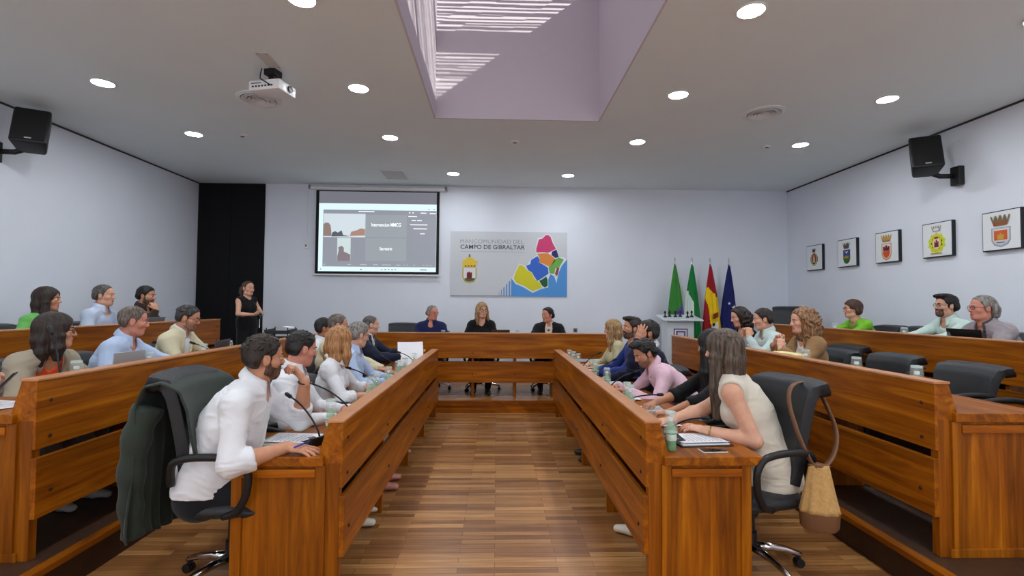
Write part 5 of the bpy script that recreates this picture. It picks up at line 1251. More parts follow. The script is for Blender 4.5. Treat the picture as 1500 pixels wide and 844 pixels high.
# ------------------------------------------------------------------ framed crests on the right wall
def ink(r, g, b): return mat('crest ink %d %d %d' % (r, g, b), srgb(r, g, b), 0.7)
def crest_frame(y, lab, shapes):
    t = thing('framed_crest', lab, 'picture', (XW, y, 2.525), R(-90), 'framed municipal crests on the right wall')
    # local x runs along the wall away from the back wall, local -y faces the room
    MB().box((-0.225, -0.045, -0.23), (0.225, 0, 0.23)).build('frame', mat('frame black', srgb(22, 24, 34), 0.4), t, bevel=0.003)
    MB().box((-0.213, -0.049, -0.218), (0.213, -0.044, 0.218)).build('print', mat('print white', srgb(228, 232, 234), 0.5), t)
    for i, (nm, col, pts) in enumerate(shapes):
        poly([(a/100, b/100) for a, b in pts], nm, ink(*col), t, -0.0505-0.0012*i, 0.0012)
def oval(cx, cz, rx, rz, n=18): return [(cx+rx*math.cos(2*math.pi*k/n), cz+rz*math.sin(2*math.pi*k/n)) for k in range(n)]
def shield(w, z1, z0): return [(-w, z1), (-w, z0+(z1-z0)*0.35), (-w*0.72, z0+(z1-z0)*0.12), (0, z0), (w*0.72, z0+(z1-z0)*0.12), (w, z0+(z1-z0)*0.35), (w, z1)]
def crown(w, z0, z1, arms=5):
    pts = [(-w*0.72, z0), (-w, z1*0.7+z0*0.3)]
    for k in range(arms):
        x = -w+2*w*k/(arms-1); pts += [(x-w*0.07, z1-0.4*abs(k-(arms-1)/2)*0.6), (x+w*0.07, z1-0.4*abs(k-(arms-1)/2)*0.6)]
        if k < arms-1: pts.append((x+w/(arms-1), z0+(z1-z0)*0.45))
    return pts+[(w, z1*0.7+z0*0.3), (w*0.72, z0)]
def castle(w, z0, z1):
    h = z1-z0
    return [(-w, z0), (-w, z0+h*0.7), (-w*0.9, z0+h*0.8), (-w*0.5, z0+h*0.8), (-w*0.5, z0+h*0.6), (-w*0.3, z0+h*0.6), (-w*0.3, z1), (w*0.3, z1), (w*0.3, z0+h*0.6), (w*0.5, z0+h*0.6), (w*0.5, z0+h*0.8), (w*0.9, z0+h*0.8), (w, z0+h*0.7), (w, z0)]
def leafy(cx, cz, r, n=14, d=0.12): return [(cx+(r*(1+(d if k % 2 else -d)))*math.cos(2*math.pi*k/(2*n)), cz+1.02*(r*(1+(d if k % 2 else -d)))*math.sin(2*math.pi*k/(2*n))) for k in range(2*n)]
crest_frame(8.95, 'framed oval gold crest, farthest picture on right wall', [('wreath', (104, 96, 60), leafy(0, -3, 10.5, 12, 0.06)), ('oval', (190, 172, 120), oval(0, -3, 8.4, 12.5)), ('oval_rim', (150, 62, 40), oval(0, -2, 6.2, 9.5)), ('figure', (206, 180, 150), [(-3,-9),(-2.5,-2),(-1.2,3),(0,5),(1.2,3),(2.5,-2),(3,-9)]), ('base', (50, 60, 40), [(-4.5,-9),(4.5,-9),(2,-12),(-2,-12)]), ('crown', (70, 72, 82), crown(4.6, 9.8, 16.5))])
crest_frame(8.10, 'framed blue and green shield crest with crown on right wall', [('shield', (60, 64, 60), shield(8.2, 5.2, -18.5)), ('upper_field', (54, 72, 142), [(-7.6,4.8),(-7.6,-4),(7.6,-4),(7.6,4.8)]), ('lower_field', (96, 110, 56), [(-7.6,-4),(-7.4,-10),(-5,-15.4),(0,-17.6),(5,-15.4),(7.4,-10),(7.6,-4)]), ('green_field', (44, 96, 56), [(-7,-10.5),(-5,-15.4),(0,-17.6),(5,-15.4),(7,-10.5)]), ('bird', (214, 222, 236), [(-4,3),(0,1.5),(4,3),(0.5,-1.8)]), ('band', (176, 140, 60), [(-4.5,-8.5),(4.5,-8.5),(4.5,-6),(0,-4.4),(-4.5,-6)]), ('crown', (96, 84, 78), crown(7.6, 7, 17)), ('crown_base', (150, 60, 52), [(-5,7),(5,7),(5.4,9),(-5.4,9)])])
crest_frame(7.25, 'framed red castle crest with gold crown, middle picture on right wall', [('shield', (206, 150, 96), shield(9.4, 5.5, -20)), ('field', (230, 214, 206), shield(7.8, 4.2, -17.5)), ('lower_field', (204, 84, 36), [(-7,-6),(-6.5,-10.5),(-4,-14.5),(0,-16.6),(4,-14.5),(6.5,-10.5),(7,-6)]), ('castle', (112, 26, 48), castle(6, -5.6, 2.6)), ('crown', (196, 152, 82), crown(9.6, 8, 18.5, 5)), ('crown_band', (170, 122, 60), [(-7,8),(7,8),(7.4,10),(-7.4,10)])])
crest_frame(6.40, 'framed yellow mantle crest on right wall, second from the camera', [('mantle', (206, 214, 44), leafy(0, -4.5, 12.6, 10, 0.09)), ('foliage', (64, 84, 40), leafy(0, -4.5, 8.2, 9, 0.12)), ('mantle_inner', (222, 208, 60), oval(0, -4.5, 7.0, 9.2)), ('oval', (232, 220, 206), oval(0, -5, 5.0, 7.0)), ('castle', (128, 30, 34), castle(3.2, -10, 0)), ('crown_small', (150, 30, 40), crown(3.4, 1.2, 4.2)), ('crown', (170, 160, 150), crown(7.0, 11, 18.5)), ('crown_inner', (226, 226, 224), oval(0, 13.5, 4.2, 2.0)), ('scroll', (190, 170, 70), [(-8,-17),(8,-17),(9,-18.6),(-9,-18.6)])])
crest_frame(5.56, 'framed orange and silver shield crest, nearest picture on right wall', [('shield', (150, 156, 164), shield(11, 3.5, -19.5)), ('shield_field', (198, 204, 212), shield(9.8, 2.4, -17.8)), ('rim', (232, 216, 206), [(-8.6,1),(-8.6,-12),(8.6,-12),(8.6,1)]), ('orange_field', (206, 96, 50), [(-7.6,0),(-7.6,-11.2),(7.6,-11.2),(7.6,0)]), ('tower', (206, 160, 64), castle(3.6, -10.4, -3.2)), ('motto', (96, 90, 92), [(-4.5,-13.5),(4.5,-13.5),(4.5,-14.4),(-4.5,-14.4)]), ('crown', (122, 100, 66), crown(10.6, 5.6, 17.6, 5)), ('crown_band', (150, 82, 52), [(-7.6,5.6),(7.6,5.6),(8.4,9),(-8.4,9)])])

# ------------------------------------------------------------------ flags and lectern
def flag(x, lab, paint, cols, w=0.20):
    t = thing('flag', lab, 'flag', (x, 9.42, SZ), 0, 'flags standing by the lectern')
    MB().lathe([(0.15, 0), (0.15, 0.02), (0.05, 0.05), (0.02, 0.06)], 24).build('base', STEEL, t, smooth=30)
    MB().tube([(0, 0, 0.05), (0, 0, 2.24)], 0.013, 10).build('pole', mat('pole wood', srgb(120, 92, 60), 0.4), t, smooth='all')
    MB().lathe([(0.014, 2.23), (0.022, 2.25), (0.012, 2.27), (0.020, 2.30), (0.004, 2.37)], 12).build('finial', CHROME, t, smooth='all')
    nu, nv = 64, 90; rr = random.Random(lab); ph = rr.random()*6
    def fn(u, v):
        a = 2*math.pi*u; r = (0.016+w*(v**0.8)*(1-0.18*v))*(1+0.20*math.sin(a*7+ph+v*1.5)*min(1, v*3))
        return (r*math.sin(a)+0.03*v*math.sin(ph), -0.02+0.55*r*math.cos(a), 2.22-1.62*v+0.06*v*math.cos(a+ph))
    mb = MB(); mb.grid(fn, nu, nv, closed_u=True)
    for k, f in enumerate(mb.f):
        i, j = divmod(k, nv-1); u = (i+0.5)/nu; v = (j+0.5)/(nv-1); s = math.sin(2*math.pi*u); mb.m[k] = paint(s if math.cos(2*math.pi*u) < 0 else s, v)
    mb.build('cloth', [cloth('flag %s %d' % (lab[:14], i), *c) for i, c in enumerate(cols)], t, smooth='all')
    return t
flag(3.37, 'green flag with purple lower part, leftmost behind the lectern', lambda s, v: 1 if (v > 0.45 and s > 1-(v-0.45)*11) else 0, [(58, 128, 52), (82, 78, 140)])
flag(3.70, 'green and white striped flag beside the lectern', lambda s, v: 1 if (v > 0.29 and s < min(0.12, -1+(v-0.29)*8)) else 0, [(24, 118, 56), (206, 220, 208)])
f3 = flag(4.05, 'red and yellow striped flag with coat of arms', lambda s, v: 0 if (v < 0.31+0.05*s or s < -1+(v-0.38)*2.1) else 1, [(152, 28, 40), (236, 196, 20)])
f4 = flag(4.41, 'dark blue flag with pale stars, rightmost of the row', lambda s, v: 0, [(30, 34, 92)])
def star(cx, cz, r): return [(cx+(r if k % 2 == 0 else r*0.42)*math.sin(math.pi*k/5), cz+(r if k % 2 == 0 else r*0.42)*math.cos(math.pi*k/5)) for k in range(10)]
for cx, cz, r in ((0.03, 1.42, 0.055), (-0.06, 1.50, 0.03), (0.075, 1.27, 0.03)): poly(star(cx, cz, r), 'star', cloth('star pale', 214, 216, 226), f4, -0.155 if r > 0.05 else -0.15, 0.004)
for nm, c, pts in (('arms_shield', (222, 214, 206), [(-0.06, 1.12), (0.05, 1.16), (0.055, 1.02), (0.0, 0.95), (-0.065, 1.0)]), ('arms_crown', (130, 50, 30), [(-0.04, 1.20), (0.05, 1.24), (0.055, 1.34), (0.0, 1.32), (-0.04, 1.30)]), ('arms_quarter', (140, 44, 40), [(-0.055, 1.06), (-0.01, 1.08), (-0.01, 1.14), (-0.055, 1.12)])):
    poly([(a+0.03, b) for a, b in pts], nm, cloth(nm, *c), f3, -0.165, 0.004)

t = thing('lectern', 'white lectern with a framed purple emblem beside the flags', 'lectern', (3.28, 8.98, SZ))
LW = mat('lectern white', srgb(206, 214, 218), 0.35)
MB().box((-0.26, -0.16, 0.05), (0.22, 0.16, 1.18)).build('body', LW, t, bevel=0.006)
MB().box((-0.32, -0.22, 0), (0.28, 0.22, 0.05)).build('plinth', LW, t, bevel=0.006)
MB().prism([(-0.24, 1.18), (0.24, 1.26), (0.24, 1.285), (-0.24, 1.205)], -0.34, 0.36, 0).build('reading_top', LW, t, bevel=0.004)
MB().box((0.22, -0.10, 0.05), (0.25, 0.10, 1.19)).build('side_panel', GREYP, t)
for (r0, col, yy) in ((0.125, (96, 70, 112), -0.163), (0.105, (222, 226, 230), -0.166), (0.085, (120, 86, 132), -0.169), (0.055, (206, 210, 218), -0.172)):
    MB().box((-0.02-r0, yy, 0.92-r0), (-0.02+r0, yy+0.004, 0.92+r0)).build('emblem_square', ink(*col), t)
for i, (dx, dy) in enumerate(((-0.25, -0.02), (-0.15, 0.04), (-0.05, 0.02), (0.05, 0.05), (0.15, -0.04), (0.25, 0.02))):
    m = thing('table_microphone', ['short black desk microphone at left end of the lectern top', 'second short black microphone on the lectern top', 'third short black microphone on the lectern top', 'fourth short black microphone on the lectern top', 'fifth short black microphone on the lectern top', 'short black desk microphone at right end of the lectern top'][i], 'microphone', (3.28+dx, 8.98+dy, SZ+1.246+dy*0.167), 0, 'microphones on the lectern')
    MB().lathe([(0.034, -0.01), (0.034, 0.012), (0.012, 0.03), (0.010, 0.06)], 14).build('base', PLASTIC, m, smooth=40); MB().ball((0, 0, 0.085), (0.02, 0.02, 0.03), 10, 8).build('head', PLASTIC, m, smooth='all')

# ------------------------------------------------------------------ bottles with upturned glasses
GLASSG = mat('green bottle plastic', srgb(150, 205, 160), 0.08, spec=0.8, alpha=0.42); GLASSC = mat('clear glass', srgb(226, 240, 236), 0.04, spec=0.9, alpha=0.17)
LABELM = mat('bottle label', srgb(210, 232, 220), 0.5); CAPM = mat('bottle cap', srgb(226, 232, 232), 0.4); WATERM = mat('water tint', srgb(120, 178, 136), 0.05, alpha=0.5); AMBERM = mat('amber glass', srgb(150, 104, 40), 0.1, alpha=0.8)
def bottle_proto(glass=GLASSG):
    t = thing('water_bottle', None, 'bottle')
    MB().lathe([(0.026, 0), (0.031, 0.004), (0.032, 0.03), (0.030, 0.045), (0.032, 0.055), (0.032, 0.105), (0.030, 0.12), (0.024, 0.140), (0.015, 0.158), (0.0125, 0.165), (0.0125, 0.178)], 20).build('body', glass, t, smooth=50)
    MB().lathe([(0.0322, 0.062), (0.0326, 0.063), (0.0326, 0.098), (0.0322, 0.099)], 20).build('label', LABELM, t, smooth=50)
    MB().lathe([(0.0150, 0.172), (0.0152, 0.188), (0.012, 0.192)], 16).build('cap', CAPM, t, smooth=50)
    MB().lathe([(0.028, 0.004), (0.029, 0.05), (0.029, 0.10)], 16).build('water', WATERM, t, smooth=50)
    return t
def tumbler_proto():
    t = thing('drinking_glass', None, 'glass')
    # upturned: rim low, thick foot on top
    MB().lathe([(0.0380, 0.108), (0.0395, 0.108), (0.0335, 0.222), (0.031, 0.228), (0.0001, 0.228)], 24).build('wall', GLASSC, t, smooth=50)
    MB().lathe([(0.0001, 0.2135), (0.0305, 0.2135), (0.0315, 0.2262), (0.0001, 0.2262)], 20).build('foot', mat('glass foot', srgb(214, 236, 226), 0.05, alpha=0.5), t, smooth=50)
    MB().lathe([(0.0376, 0.1062), (0.0398, 0.1062), (0.0398, 0.1095), (0.0376, 0.1095)], 24).build('rim', mat('glass rim', srgb(206, 230, 222), 0.05, alpha=0.6), t, smooth=50)
    return t
BP, TP, AP = bottle_proto(), tumbler_proto(), None
KIDCACHE.clear()
BOT = [(1.03, 2.95, IN_TOP, 'nearest bottle on the right aisle desk, by the phone'), (1.05, 3.93, IN_TOP, 'bottle before the hidden black-haired woman, nearer of the pair'), (1.06, 4.06, IN_TOP, 'bottle before the hidden black-haired woman, farther of the pair'),
       (1.10, 4.98, IN_TOP, 'bottle in front of the man in pink shirt'), (1.12, 5.66, IN_TOP, 'bottle in front of the man with a hand to his temple'),
       (1.05, 6.45, IN_TOP, 'nearest of three bottles at far end of right desk'), (1.03, 6.72, IN_TOP, 'middle of three bottles at far end of right desk'), (1.01, 6.96, IN_TOP, 'farthest of three bottles at far end of right desk'),
       (-1.065, 3.30, IN_TOP, 'nearest bottle on the left aisle desk, by the microphone'), (-1.06, 4.30, IN_TOP, 'bottle before the copper blonde woman, nearer of the pair'), (-1.06, 4.52, IN_TOP, 'bottle before the copper blonde woman, farther of the pair'),
       (-1.06, 5.00, IN_TOP, 'bottle between the blonde woman and the grey-haired man'), (-1.06, 5.48, IN_TOP, 'bottle in front of the man in light blue shirt, left row'), (-1.05, 5.82, IN_TOP, 'bottle in front of the man in cream shirt'), (-1.03, 6.36, IN_TOP, 'bottle before the papers the suited man holds'),
       (-2.76, 3.40, MID_TOP, 'nearest bottle on the middle left desk, by the woman in blazer'), (-2.74, 4.06, MID_TOP, 'bottle beside the silver laptop on middle left desk'), (-2.74, 4.80, MID_TOP, 'bottle before the man in cream jacket'), (-2.74, 5.24, MID_TOP, 'bottle beside the grey tablet on middle left desk'),
       (2.70, 4.32, MID_TOP+0.02, 'bottle in front of the curly blonde woman'), (2.70, 3.70, MID_TOP+0.02, 'bottle before the second empty chair, middle right desk'), (2.70, 3.16, MID_TOP+0.02, 'nearest bottle on the middle right desk'),
       (4.40, 6.42, OUT_TOP, 'bottle before the woman in lime green'), (4.40, 5.30, OUT_TOP, 'bottle before the bearded man in pale green'), (4.40, 4.74, OUT_TOP, 'bottle before the grey-haired man in grey jacket'), (4.40, 7.08, OUT_TOP, 'farthest bottle on the outer right desk'),
       (-0.86, 8.12, CEN_TOP, 'bottle on the presidential desk by the man in navy'), (0.34, 8.12, CEN_TOP, 'bottle on the presidential desk by the blonde woman')]
for i, (x, y, z, lb) in enumerate(BOT):
    if i == 0:
        BP.location = (x, y, z); TP.location = (x, y, z); b_, g_ = BP, TP
    else:
        b_, g_ = dup(BP, (x, y, z), i*0.7), dup(TP, (x, y, z), i*0.7)
    b_['label'] = 'small green water ' + lb; b_['group'] = 'water bottles on the desks'
    g_['label'] = 'clear upturned glass on ' + lb; g_['group'] = 'upturned glasses on the bottles'
t = thing('amber_bottle', 'small amber bottle with yellow cap at far end of left aisle desk', 'bottle', (-1.02, 7.16, IN_TOP))
MB().lathe([(0.028, 0), (0.031, 0.01), (0.031, 0.11), (0.012, 0.15), (0.012, 0.18)], 18).build('body', AMBERM, t, smooth=50); MB().lathe([(0.015, 0.175), (0.015, 0.2), (0.012, 0.203)], 14).build('cap', mat('yellow cap', srgb(222, 200, 120), 0.5), t, smooth=50)
MB().lathe([(0.0316, 0.04), (0.0316, 0.09)], 18).build('label', mat('cream label', srgb(220, 210, 180), 0.6), t)

# ------------------------------------------------------------------ gooseneck microphones
def mic(x, y, z, rz, lab, bend=0.26, h=0.21):
    """base near the screen, neck bending towards local +x"""
    t = thing('gooseneck_microphone', lab, 'microphone', (x, y, z), R(rz), 'gooseneck microphones on the desks')
    MB().prism([(-0.06, 0), (0.07, 0), (0.07, 0.012), (-0.045, 0.05), (-0.06, 0.05)], -0.075, 0.075, 1).build('base', PLASTIC, t, bevel=0.006, smooth=40)
    pts = [Vector((-0.035, 0, 0.045))]
    for k in range(1, 11):
        u = k/10; pts.append(Vector((-0.035+bend*u**1.35, 0, 0.045+h*(0.55*u+0.45*math.sin(u*math.pi*0.5)))))
    MB().tube(pts, 0.0055, 8).build('neck', mat('gooseneck grey', srgb(44, 44, 48), 0.35, 0.6), t, smooth='all')
    d = (pts[-1]-pts[-2]).normalized(); MB().tube([pts[-1], pts[-1]+d*0.012, pts[-1]+d*0.05, pts[-1]+d*0.06], [0.008, 0.0125, 0.0125, 0.007], 12).build('capsule', PLASTIC, t, smooth='all')
    MB().box((0.02, -0.02, 0.028), (0.045, 0.02, 0.034)).build('button', GREYP, t, bevel=0.002)
    return t
mic(-1.09, 3.10, IN_TOP, 150, 'gooseneck microphone before the bearded man in white, left desk')
mic(-1.09, 3.72, IN_TOP, 205, 'gooseneck microphone between the two nearest men of left desk', 0.30, 0.24)
mic(-1.09, 4.66, IN_TOP, 195, 'gooseneck microphone before the copper blonde woman')
mic(-1.08, 5.62, IN_TOP, 170, 'gooseneck microphone before the grey-haired man, left desk', 0.2, 0.2)
mic(-1.08, 6.62, IN_TOP, 185, 'gooseneck microphone before the man in navy suit', 0.2, 0.16)
mic(1.09, 3.12, IN_TOP, -70, 'gooseneck microphone by the woman with long brown hair', 0.30, 0.16)
mic(1.10, 4.16, IN_TOP, -50, 'gooseneck microphone bent low by the black-haired woman', 0.30, 0.10)
mic(1.10, 4.76, IN_TOP, -20, 'gooseneck microphone before the man in pink shirt', 0.24, 0.18)
mic(1.10, 5.42, IN_TOP, 10, 'gooseneck microphone before the man in dark navy polo', 0.2, 0.2)
mic(1.08, 6.18, IN_TOP, 0, 'gooseneck microphone before the man in royal blue', 0.2, 0.2)
mic(-2.80, 3.30, MID_TOP, 170, 'gooseneck microphone upright before the woman in beige blazer', 0.08, 0.36)
mic(-2.76, 5.06, MID_TOP, 175, 'gooseneck microphone before the man in cream jacket', 0.26, 0.16)
mic(2.78, 3.44, MID_TOP+0.02, 0, 'gooseneck microphone before the nearest empty chair, middle right desk', 0.2, 0.12)

# ------------------------------------------------------------------ papers, folders, phones, laptops
def sheet(x, y, z, rz, lab, w=0.21, h=0.297, n=1, cat='paper', name='paper_sheet', tilt=0.0, rules=9):
    t = thing(name, lab, cat, (x, y, z), R(rz), 'papers on the desks'); M = Matrix.Rotation(R(tilt), 4, 'X') if tilt else None
    mb = MB(); 
    def fn(u, v): 
        p = Vector(((u-0.5)*w, (v-0.5)*h, 0.003+0.004*(u-0.5)**2*8)); return tuple(M @ p) if M else tuple(p)
    mb.grid(fn, 7, 7); mb.build('sheet', PAPER, t, thick=0.0016*n)
    if rules:
        k = MB()
        for i in range(rules):
            v0 = 0.12+0.76*i/rules; a, b_ = -w*0.38, w*(0.38 if i % 4 else 0.15); yy = (v0-0.5)*h
            pts = [(a, yy, 0), (b_, yy, 0), (b_, yy+h*0.018, 0), (a, yy+h*0.018, 0)]
            q = [Vector((px, py, 0.0046+0.0016*n+0.004*(px/w)**2*8)) for px, py, _ in pts]; k.add([tuple(M @ p) if M else tuple(p) for p in q], [(0, 1, 2, 3)])
        k.build('printed_line', INK, t)
    return t
def folder(x, y, z, rz, lab, col=(34, 34, 38)):
    t = thing('folder', lab, 'folder', (x, y, z), R(rz), 'folders on the desks')
    MB().box((-0.125, -0.165, 0), (0.125, 0.165, 0.006)).box((-0.125, 0.160, 0), (0.125, 0.172, 0.014)).build('cover', mat('folder %d %d %d' % col, srgb(*col), 0.5), t, bevel=0.002)
    MB().box((-0.105, -0.15, 0.006), (0.105, 0.15, 0.013)).build('paper_block', PAPER, t)
    return t
def pen(x, y, z, rz, lab, m=PLASTIC):
    t = thing('pen', lab, 'pen', (x, y, z), R(rz), 'pens on the desks'); MB().tube([(-0.07, 0, 0.006), (0.05, 0, 0.006)], 0.0048, 8).build('barrel', m, t, smooth='all'); MB().tube([(0.05, 0, 0.006), (0.068, 0, 0.006)], [0.0045, 0.001], 8).build('tip', STEEL, t, smooth='all'); return t
folder(-1.24, 3.14, IN_TOP, 84, 'green-edged folder of papers before the bearded man in white', (150, 186, 150))
sheet(-1.24, 3.14, IN_TOP+0.013, 84, 'printed sheet on the green-edged folder, left desk')
folder(-1.20, 3.72, IN_TOP, 80, 'dark folder before the second man of left desk'); sheet(-1.20, 3.72, IN_TOP+0.013, 80, 'printed sheet before the second man of left desk')
pen(-1.33, 3.52, IN_TOP, 20, 'pen lying before the second man of left desk', mat('pen copper', srgb(150, 90, 60), 0.4))
sheet(-1.21, 4.14, IN_TOP, 88, 'printed sheet between the second man and the blonde woman')
sheet(-1.18, 5.10, IN_TOP, 94, 'printed sheet before the grey-haired man, left desk'); sheet(-1.18, 5.80, IN_TOP, 90, 'printed sheet before the man in cream shirt')
t = sheet(-1.17, 6.90, 0.945, 14, 'large white document held up by the man in navy suit', 0.34, 0.36, 3, tilt=58, rules=0)
folder(1.27, 3.14, IN_TOP, 95, 'dark folder under papers by the phone, right desk'); sheet(1.27, 3.14, IN_TOP+0.013, 95, 'printed sheet before the woman with long brown hair')
sheet(1.16, 3.60, IN_TOP, 95, 'printed sheet under the long-haired woman\'s far hand'); folder(1.20, 4.02, IN_TOP, 92, 'dark folder before the hidden black-haired woman'); sheet(1.20, 4.02, IN_TOP+0.013, 92, 'printed sheet before the hidden black-haired woman')
sheet(1.16, 4.58, IN_TOP, 88, 'loose sheet before the man in pink shirt'); sheet(1.22, 4.92, IN_TOP, 84, 'printed sheet the man in pink reads')
folder(1.20, 5.34, IN_TOP, 92, 'dark binder before the man in dark navy polo', (60, 34, 26)); sheet(1.20, 5.34, IN_TOP+0.013, 92, 'printed sheet before the man in dark navy polo')
folder(1.22, 5.92, IN_TOP, 92, 'dark folder before the man in royal blue'); sheet(1.22, 5.92, IN_TOP+0.013, 90, 'printed sheet before the man in royal blue')
sheet(1.22, 6.44, IN_TOP, 92, 'printed sheet beside the blonde woman in beige'); sheet(1.24, 6.78, IN_TOP, 90, 'printed sheet the blonde woman in beige writes on')
sheet(-2.93, 3.05, MID_TOP, 78, 'paper with orange edge under the hands thumbing a phone'); sheet(-2.80, 5.50, MID_TOP, 92, 'white paper before the man in cream jacket')
sheet(-2.86, 6.30, MID_TOP, 90, 'white paper beside the black letter trays')
def phone(x, y, z, rz, lab, tilt=0, case=(206, 202, 196)):
    t = thing('smartphone', lab, 'phone', (x, y, z), R(rz)); M = Matrix.Rotation(R(tilt), 4, 'X')
    MB().box((-0.037, -0.076, 0), (0.037, 0.076, 0.008), M).build('case', mat('phone case %d' % case[0], srgb(*case), 0.4), t, bevel=0.004); MB().box((-0.033, -0.071, 0.0078), (0.033, 0.071, 0.009), M).build('display', mat('phone glass', srgb(16, 18, 24), 0.08), t); return t
phone(1.27, 2.925, IN_TOP, 93, 'pale smartphone lying screen up at near end of right desk'); phone(-2.925, 3.10, 1.135, -60, 'dark smartphone held over the middle left desk', 52, (44, 44, 52))
def laptop(x, y, z, rz, lab, col, open_=105, w=0.32):
    """screen hinge at local y=0 with the keyboard towards -y; the lid's back faces +y"""
    t = thing('laptop', lab, 'laptop', (x, y, z), R(rz)); m = mat('laptop %d %d %d' % col, srgb(*col), 0.4, 0.3)
    MB().box((-w/2, -0.22, 0), (w/2, 0, 0.016)).build('keyboard_base', m, t, bevel=0.004)
    M = Matrix.Translation((0, 0, 0.012)) @ Matrix.Rotation(R(-(open_-90)), 4, 'X'); MB().box((-w/2, -0.004, 0), (w/2, 0.004, 0.235), M).build('lid', m, t, bevel=0.003)
    MB().box((-w/2+0.01, -0.0052, 0.012), (w/2-0.01, -0.0038, 0.225), M).build('display', mat('laptop display', srgb(20, 22, 28), 0.15), t)
    k = MB()
    for r_ in range(4):
        for c in range(10): k.box((-w/2+0.02+c*(w-0.04)/10, -0.10+r_*0.022, 0.016), (-w/2+0.02+(c+0.8)*(w-0.04)/10, -0.083+r_*0.022, 0.0175))
    k.build('keyboard', PLASTIC, t)
    return t
laptop(-2.76, 3.86, MID_TOP, -90, 'silver laptop open before the man in light blue, middle left desk', (172, 176, 180), 94)
laptop(-2.72, 5.06, MID_TOP, -84, 'dark grey tablet on a stand beside the two bottles, middle left desk', (66, 70, 78), 94, 0.34)
laptop(-4.44, 6.62, OUT_TOP, -90, 'grey laptop open before the bearded man, outer left tier', (130, 132, 136))
laptop(4.42, 4.60, OUT_TOP, 96, 'black laptop open before the grey-haired man in grey jacket', (20, 20, 24), 100)
laptop(4.44, 6.30, OUT_TOP, 90, 'black laptop low on the outer right desk near the lime green woman', (26, 26, 30), 150)
laptop(0.06, 8.06, CEN_TOP, 180, 'dark laptop before the blonde woman at presidential desk', (60, 40, 36), 100, 0.30)

# black letter trays at the far end of the middle left desk
t = thing('letter_tray', 'stack of black letter trays holding white papers, middle left desk', 'letter tray', (-2.84, 6.72, MID_TOP), R(6))
for k in range(4):
    m = MB(); z = k*0.072
    m.box((-0.15, -0.19, z), (0.15, 0.19, z+0.008)).box((-0.15, -0.19, z), (-0.142, 0.19, z+0.055)).box((0.142, -0.19, z), (0.15, 0.19, z+0.055)).box((-0.15, -0.19, z), (0.15, -0.182, z+0.045))
    for a in (-0.13, 0.13):
        for b_ in (-0.17, 0.17): m.box((a-0.006, b_-0.006, z), (a+0.006, b_+0.006, z+0.078))
    m.build('tray', PLASTIC, t, bevel=0.002)
for k in (1, 2, 3): MB().box((-0.12, -0.16, 0.072*k-0.064), (0.12, 0.17, 0.072*k-0.050)).build('paper_stack', PAPER, t)
sheet(-2.74, 6.62, MID_TOP+0.296, 50, 'curled white paper sticking out over the letter trays', 0.12, 0.26, 1, rules=0)
# crumpled white bag at the end of the outer left desk
f = Field(); rr = random.Random(3)
for k in range(26): f.ell((rr.uniform(-0.13, 0.13), rr.uniform(-0.22, 0.22), 0.05+rr.uniform(0, 0.07)), (rr.uniform(0.03, 0.06), rr.uniform(0.04, 0.08), rr.uniform(0.025, 0.05)), None, 0.02)
f.half((0, 0, 0.0), (0, 0, -1)); o = np_obj('plastic_bag', [f.mesh(0.008)], mat('white bag', srgb(222, 226, 226), 0.5), None, V3(0, 0, 0)); o.location = (-4.46, 7.40, OUT_TOP+0.001)
tag(o, 'crumpled white bag at far end of the outer left desk', 'bag')
# yellow paper packet before the curly blonde woman
t = thing('paper_packet', 'pale yellow paper packet before the curly blonde woman', 'packet', (2.74, 4.66, MID_TOP+0.02), R(4))
MB().box((-0.06, -0.17, 0), (0.06, 0.17, 0.17)).build('body', mat('pale yellow paper', srgb(226, 214, 150), 0.7, noise=0.06), t, bevel=0.02); MB().box((-0.062, -0.05, 0.10), (-0.060, 0.06, 0.14)).build('label', mat('packet label', srgb(96, 120, 70), 0.7), t)
# ring and bracelets are worn, so they belong to their wearers
p1 = CAST['P1']; El, W, D, N, sp_ = p1['arm'][1]; S_ = np.cross(D, N)
def band(name, c, axis, r, tube_r, m, p, seg=18, squash=0.75, side=None):
    a = unit(np.array(axis)); s1 = unit(np.cross(a, V3(0, 0, 1))) if side is None else unit(side-a*(side@a)); s2 = np.cross(a, s1)
    pts = [Vector(c+s1*r*math.cos(2*math.pi*k/seg)+s2*r*squash*math.sin(2*math.pi*k/seg)-p['base']) for k in range(seg+1)]
    MB().tube(pts, tube_r, 6, False).build(name, m, p['t'], smooth='all')
band('bracelet', W-unit(W-El)*0.005, W-El, 0.034, 0.003, mat('red thread', srgb(170, 60, 50), 0.6), p1, side=S_)
pen(W[0]+0.085, W[1]-0.004, W[2]+0.012, 75, 'blue pen between the fingers of the bearded man in white', mat('pen blue', srgb(46, 66, 170), 0.3))
El, W, D, N, sp_ = p1['arm'][-1]; band('wrist_strap', W, W-El, 0.035, 0.006, mat('brown strap', srgb(60, 40, 30), 0.6), p1, squash=0.85)
p24 = CAST['P24']; El, W, D, N, sp_ = p24['arm'][-1]; band('watch', W-unit(W-El)*0.02, W-El, 0.033, 0.006, mat('gold watch', srgb(190, 160, 96), 0.25, 0.9), p24, squash=0.85)
El, W, D, N, sp_ = p24['arm'][1]; band('bracelet', W-unit(W-El)*0.01, W-El, 0.032, 0.004, mat('red bracelet', srgb(120, 40, 40), 0.5), p24, squash=0.85)
p15 = CAST['P15']; c = p15['nb']; pts = [Vector(c+p15['ssh']*0.075*math.sin(a)+p15['sN']*(0.02+0.085*(0.5+0.5*math.cos(a)))-V3(0, 0, 1)*0.16*(0.5+0.5*math.cos(a))**1.4+V3(0, 0, 0.01)-p15['base']) for a in [2*math.pi*k/24 for k in range(25)]]
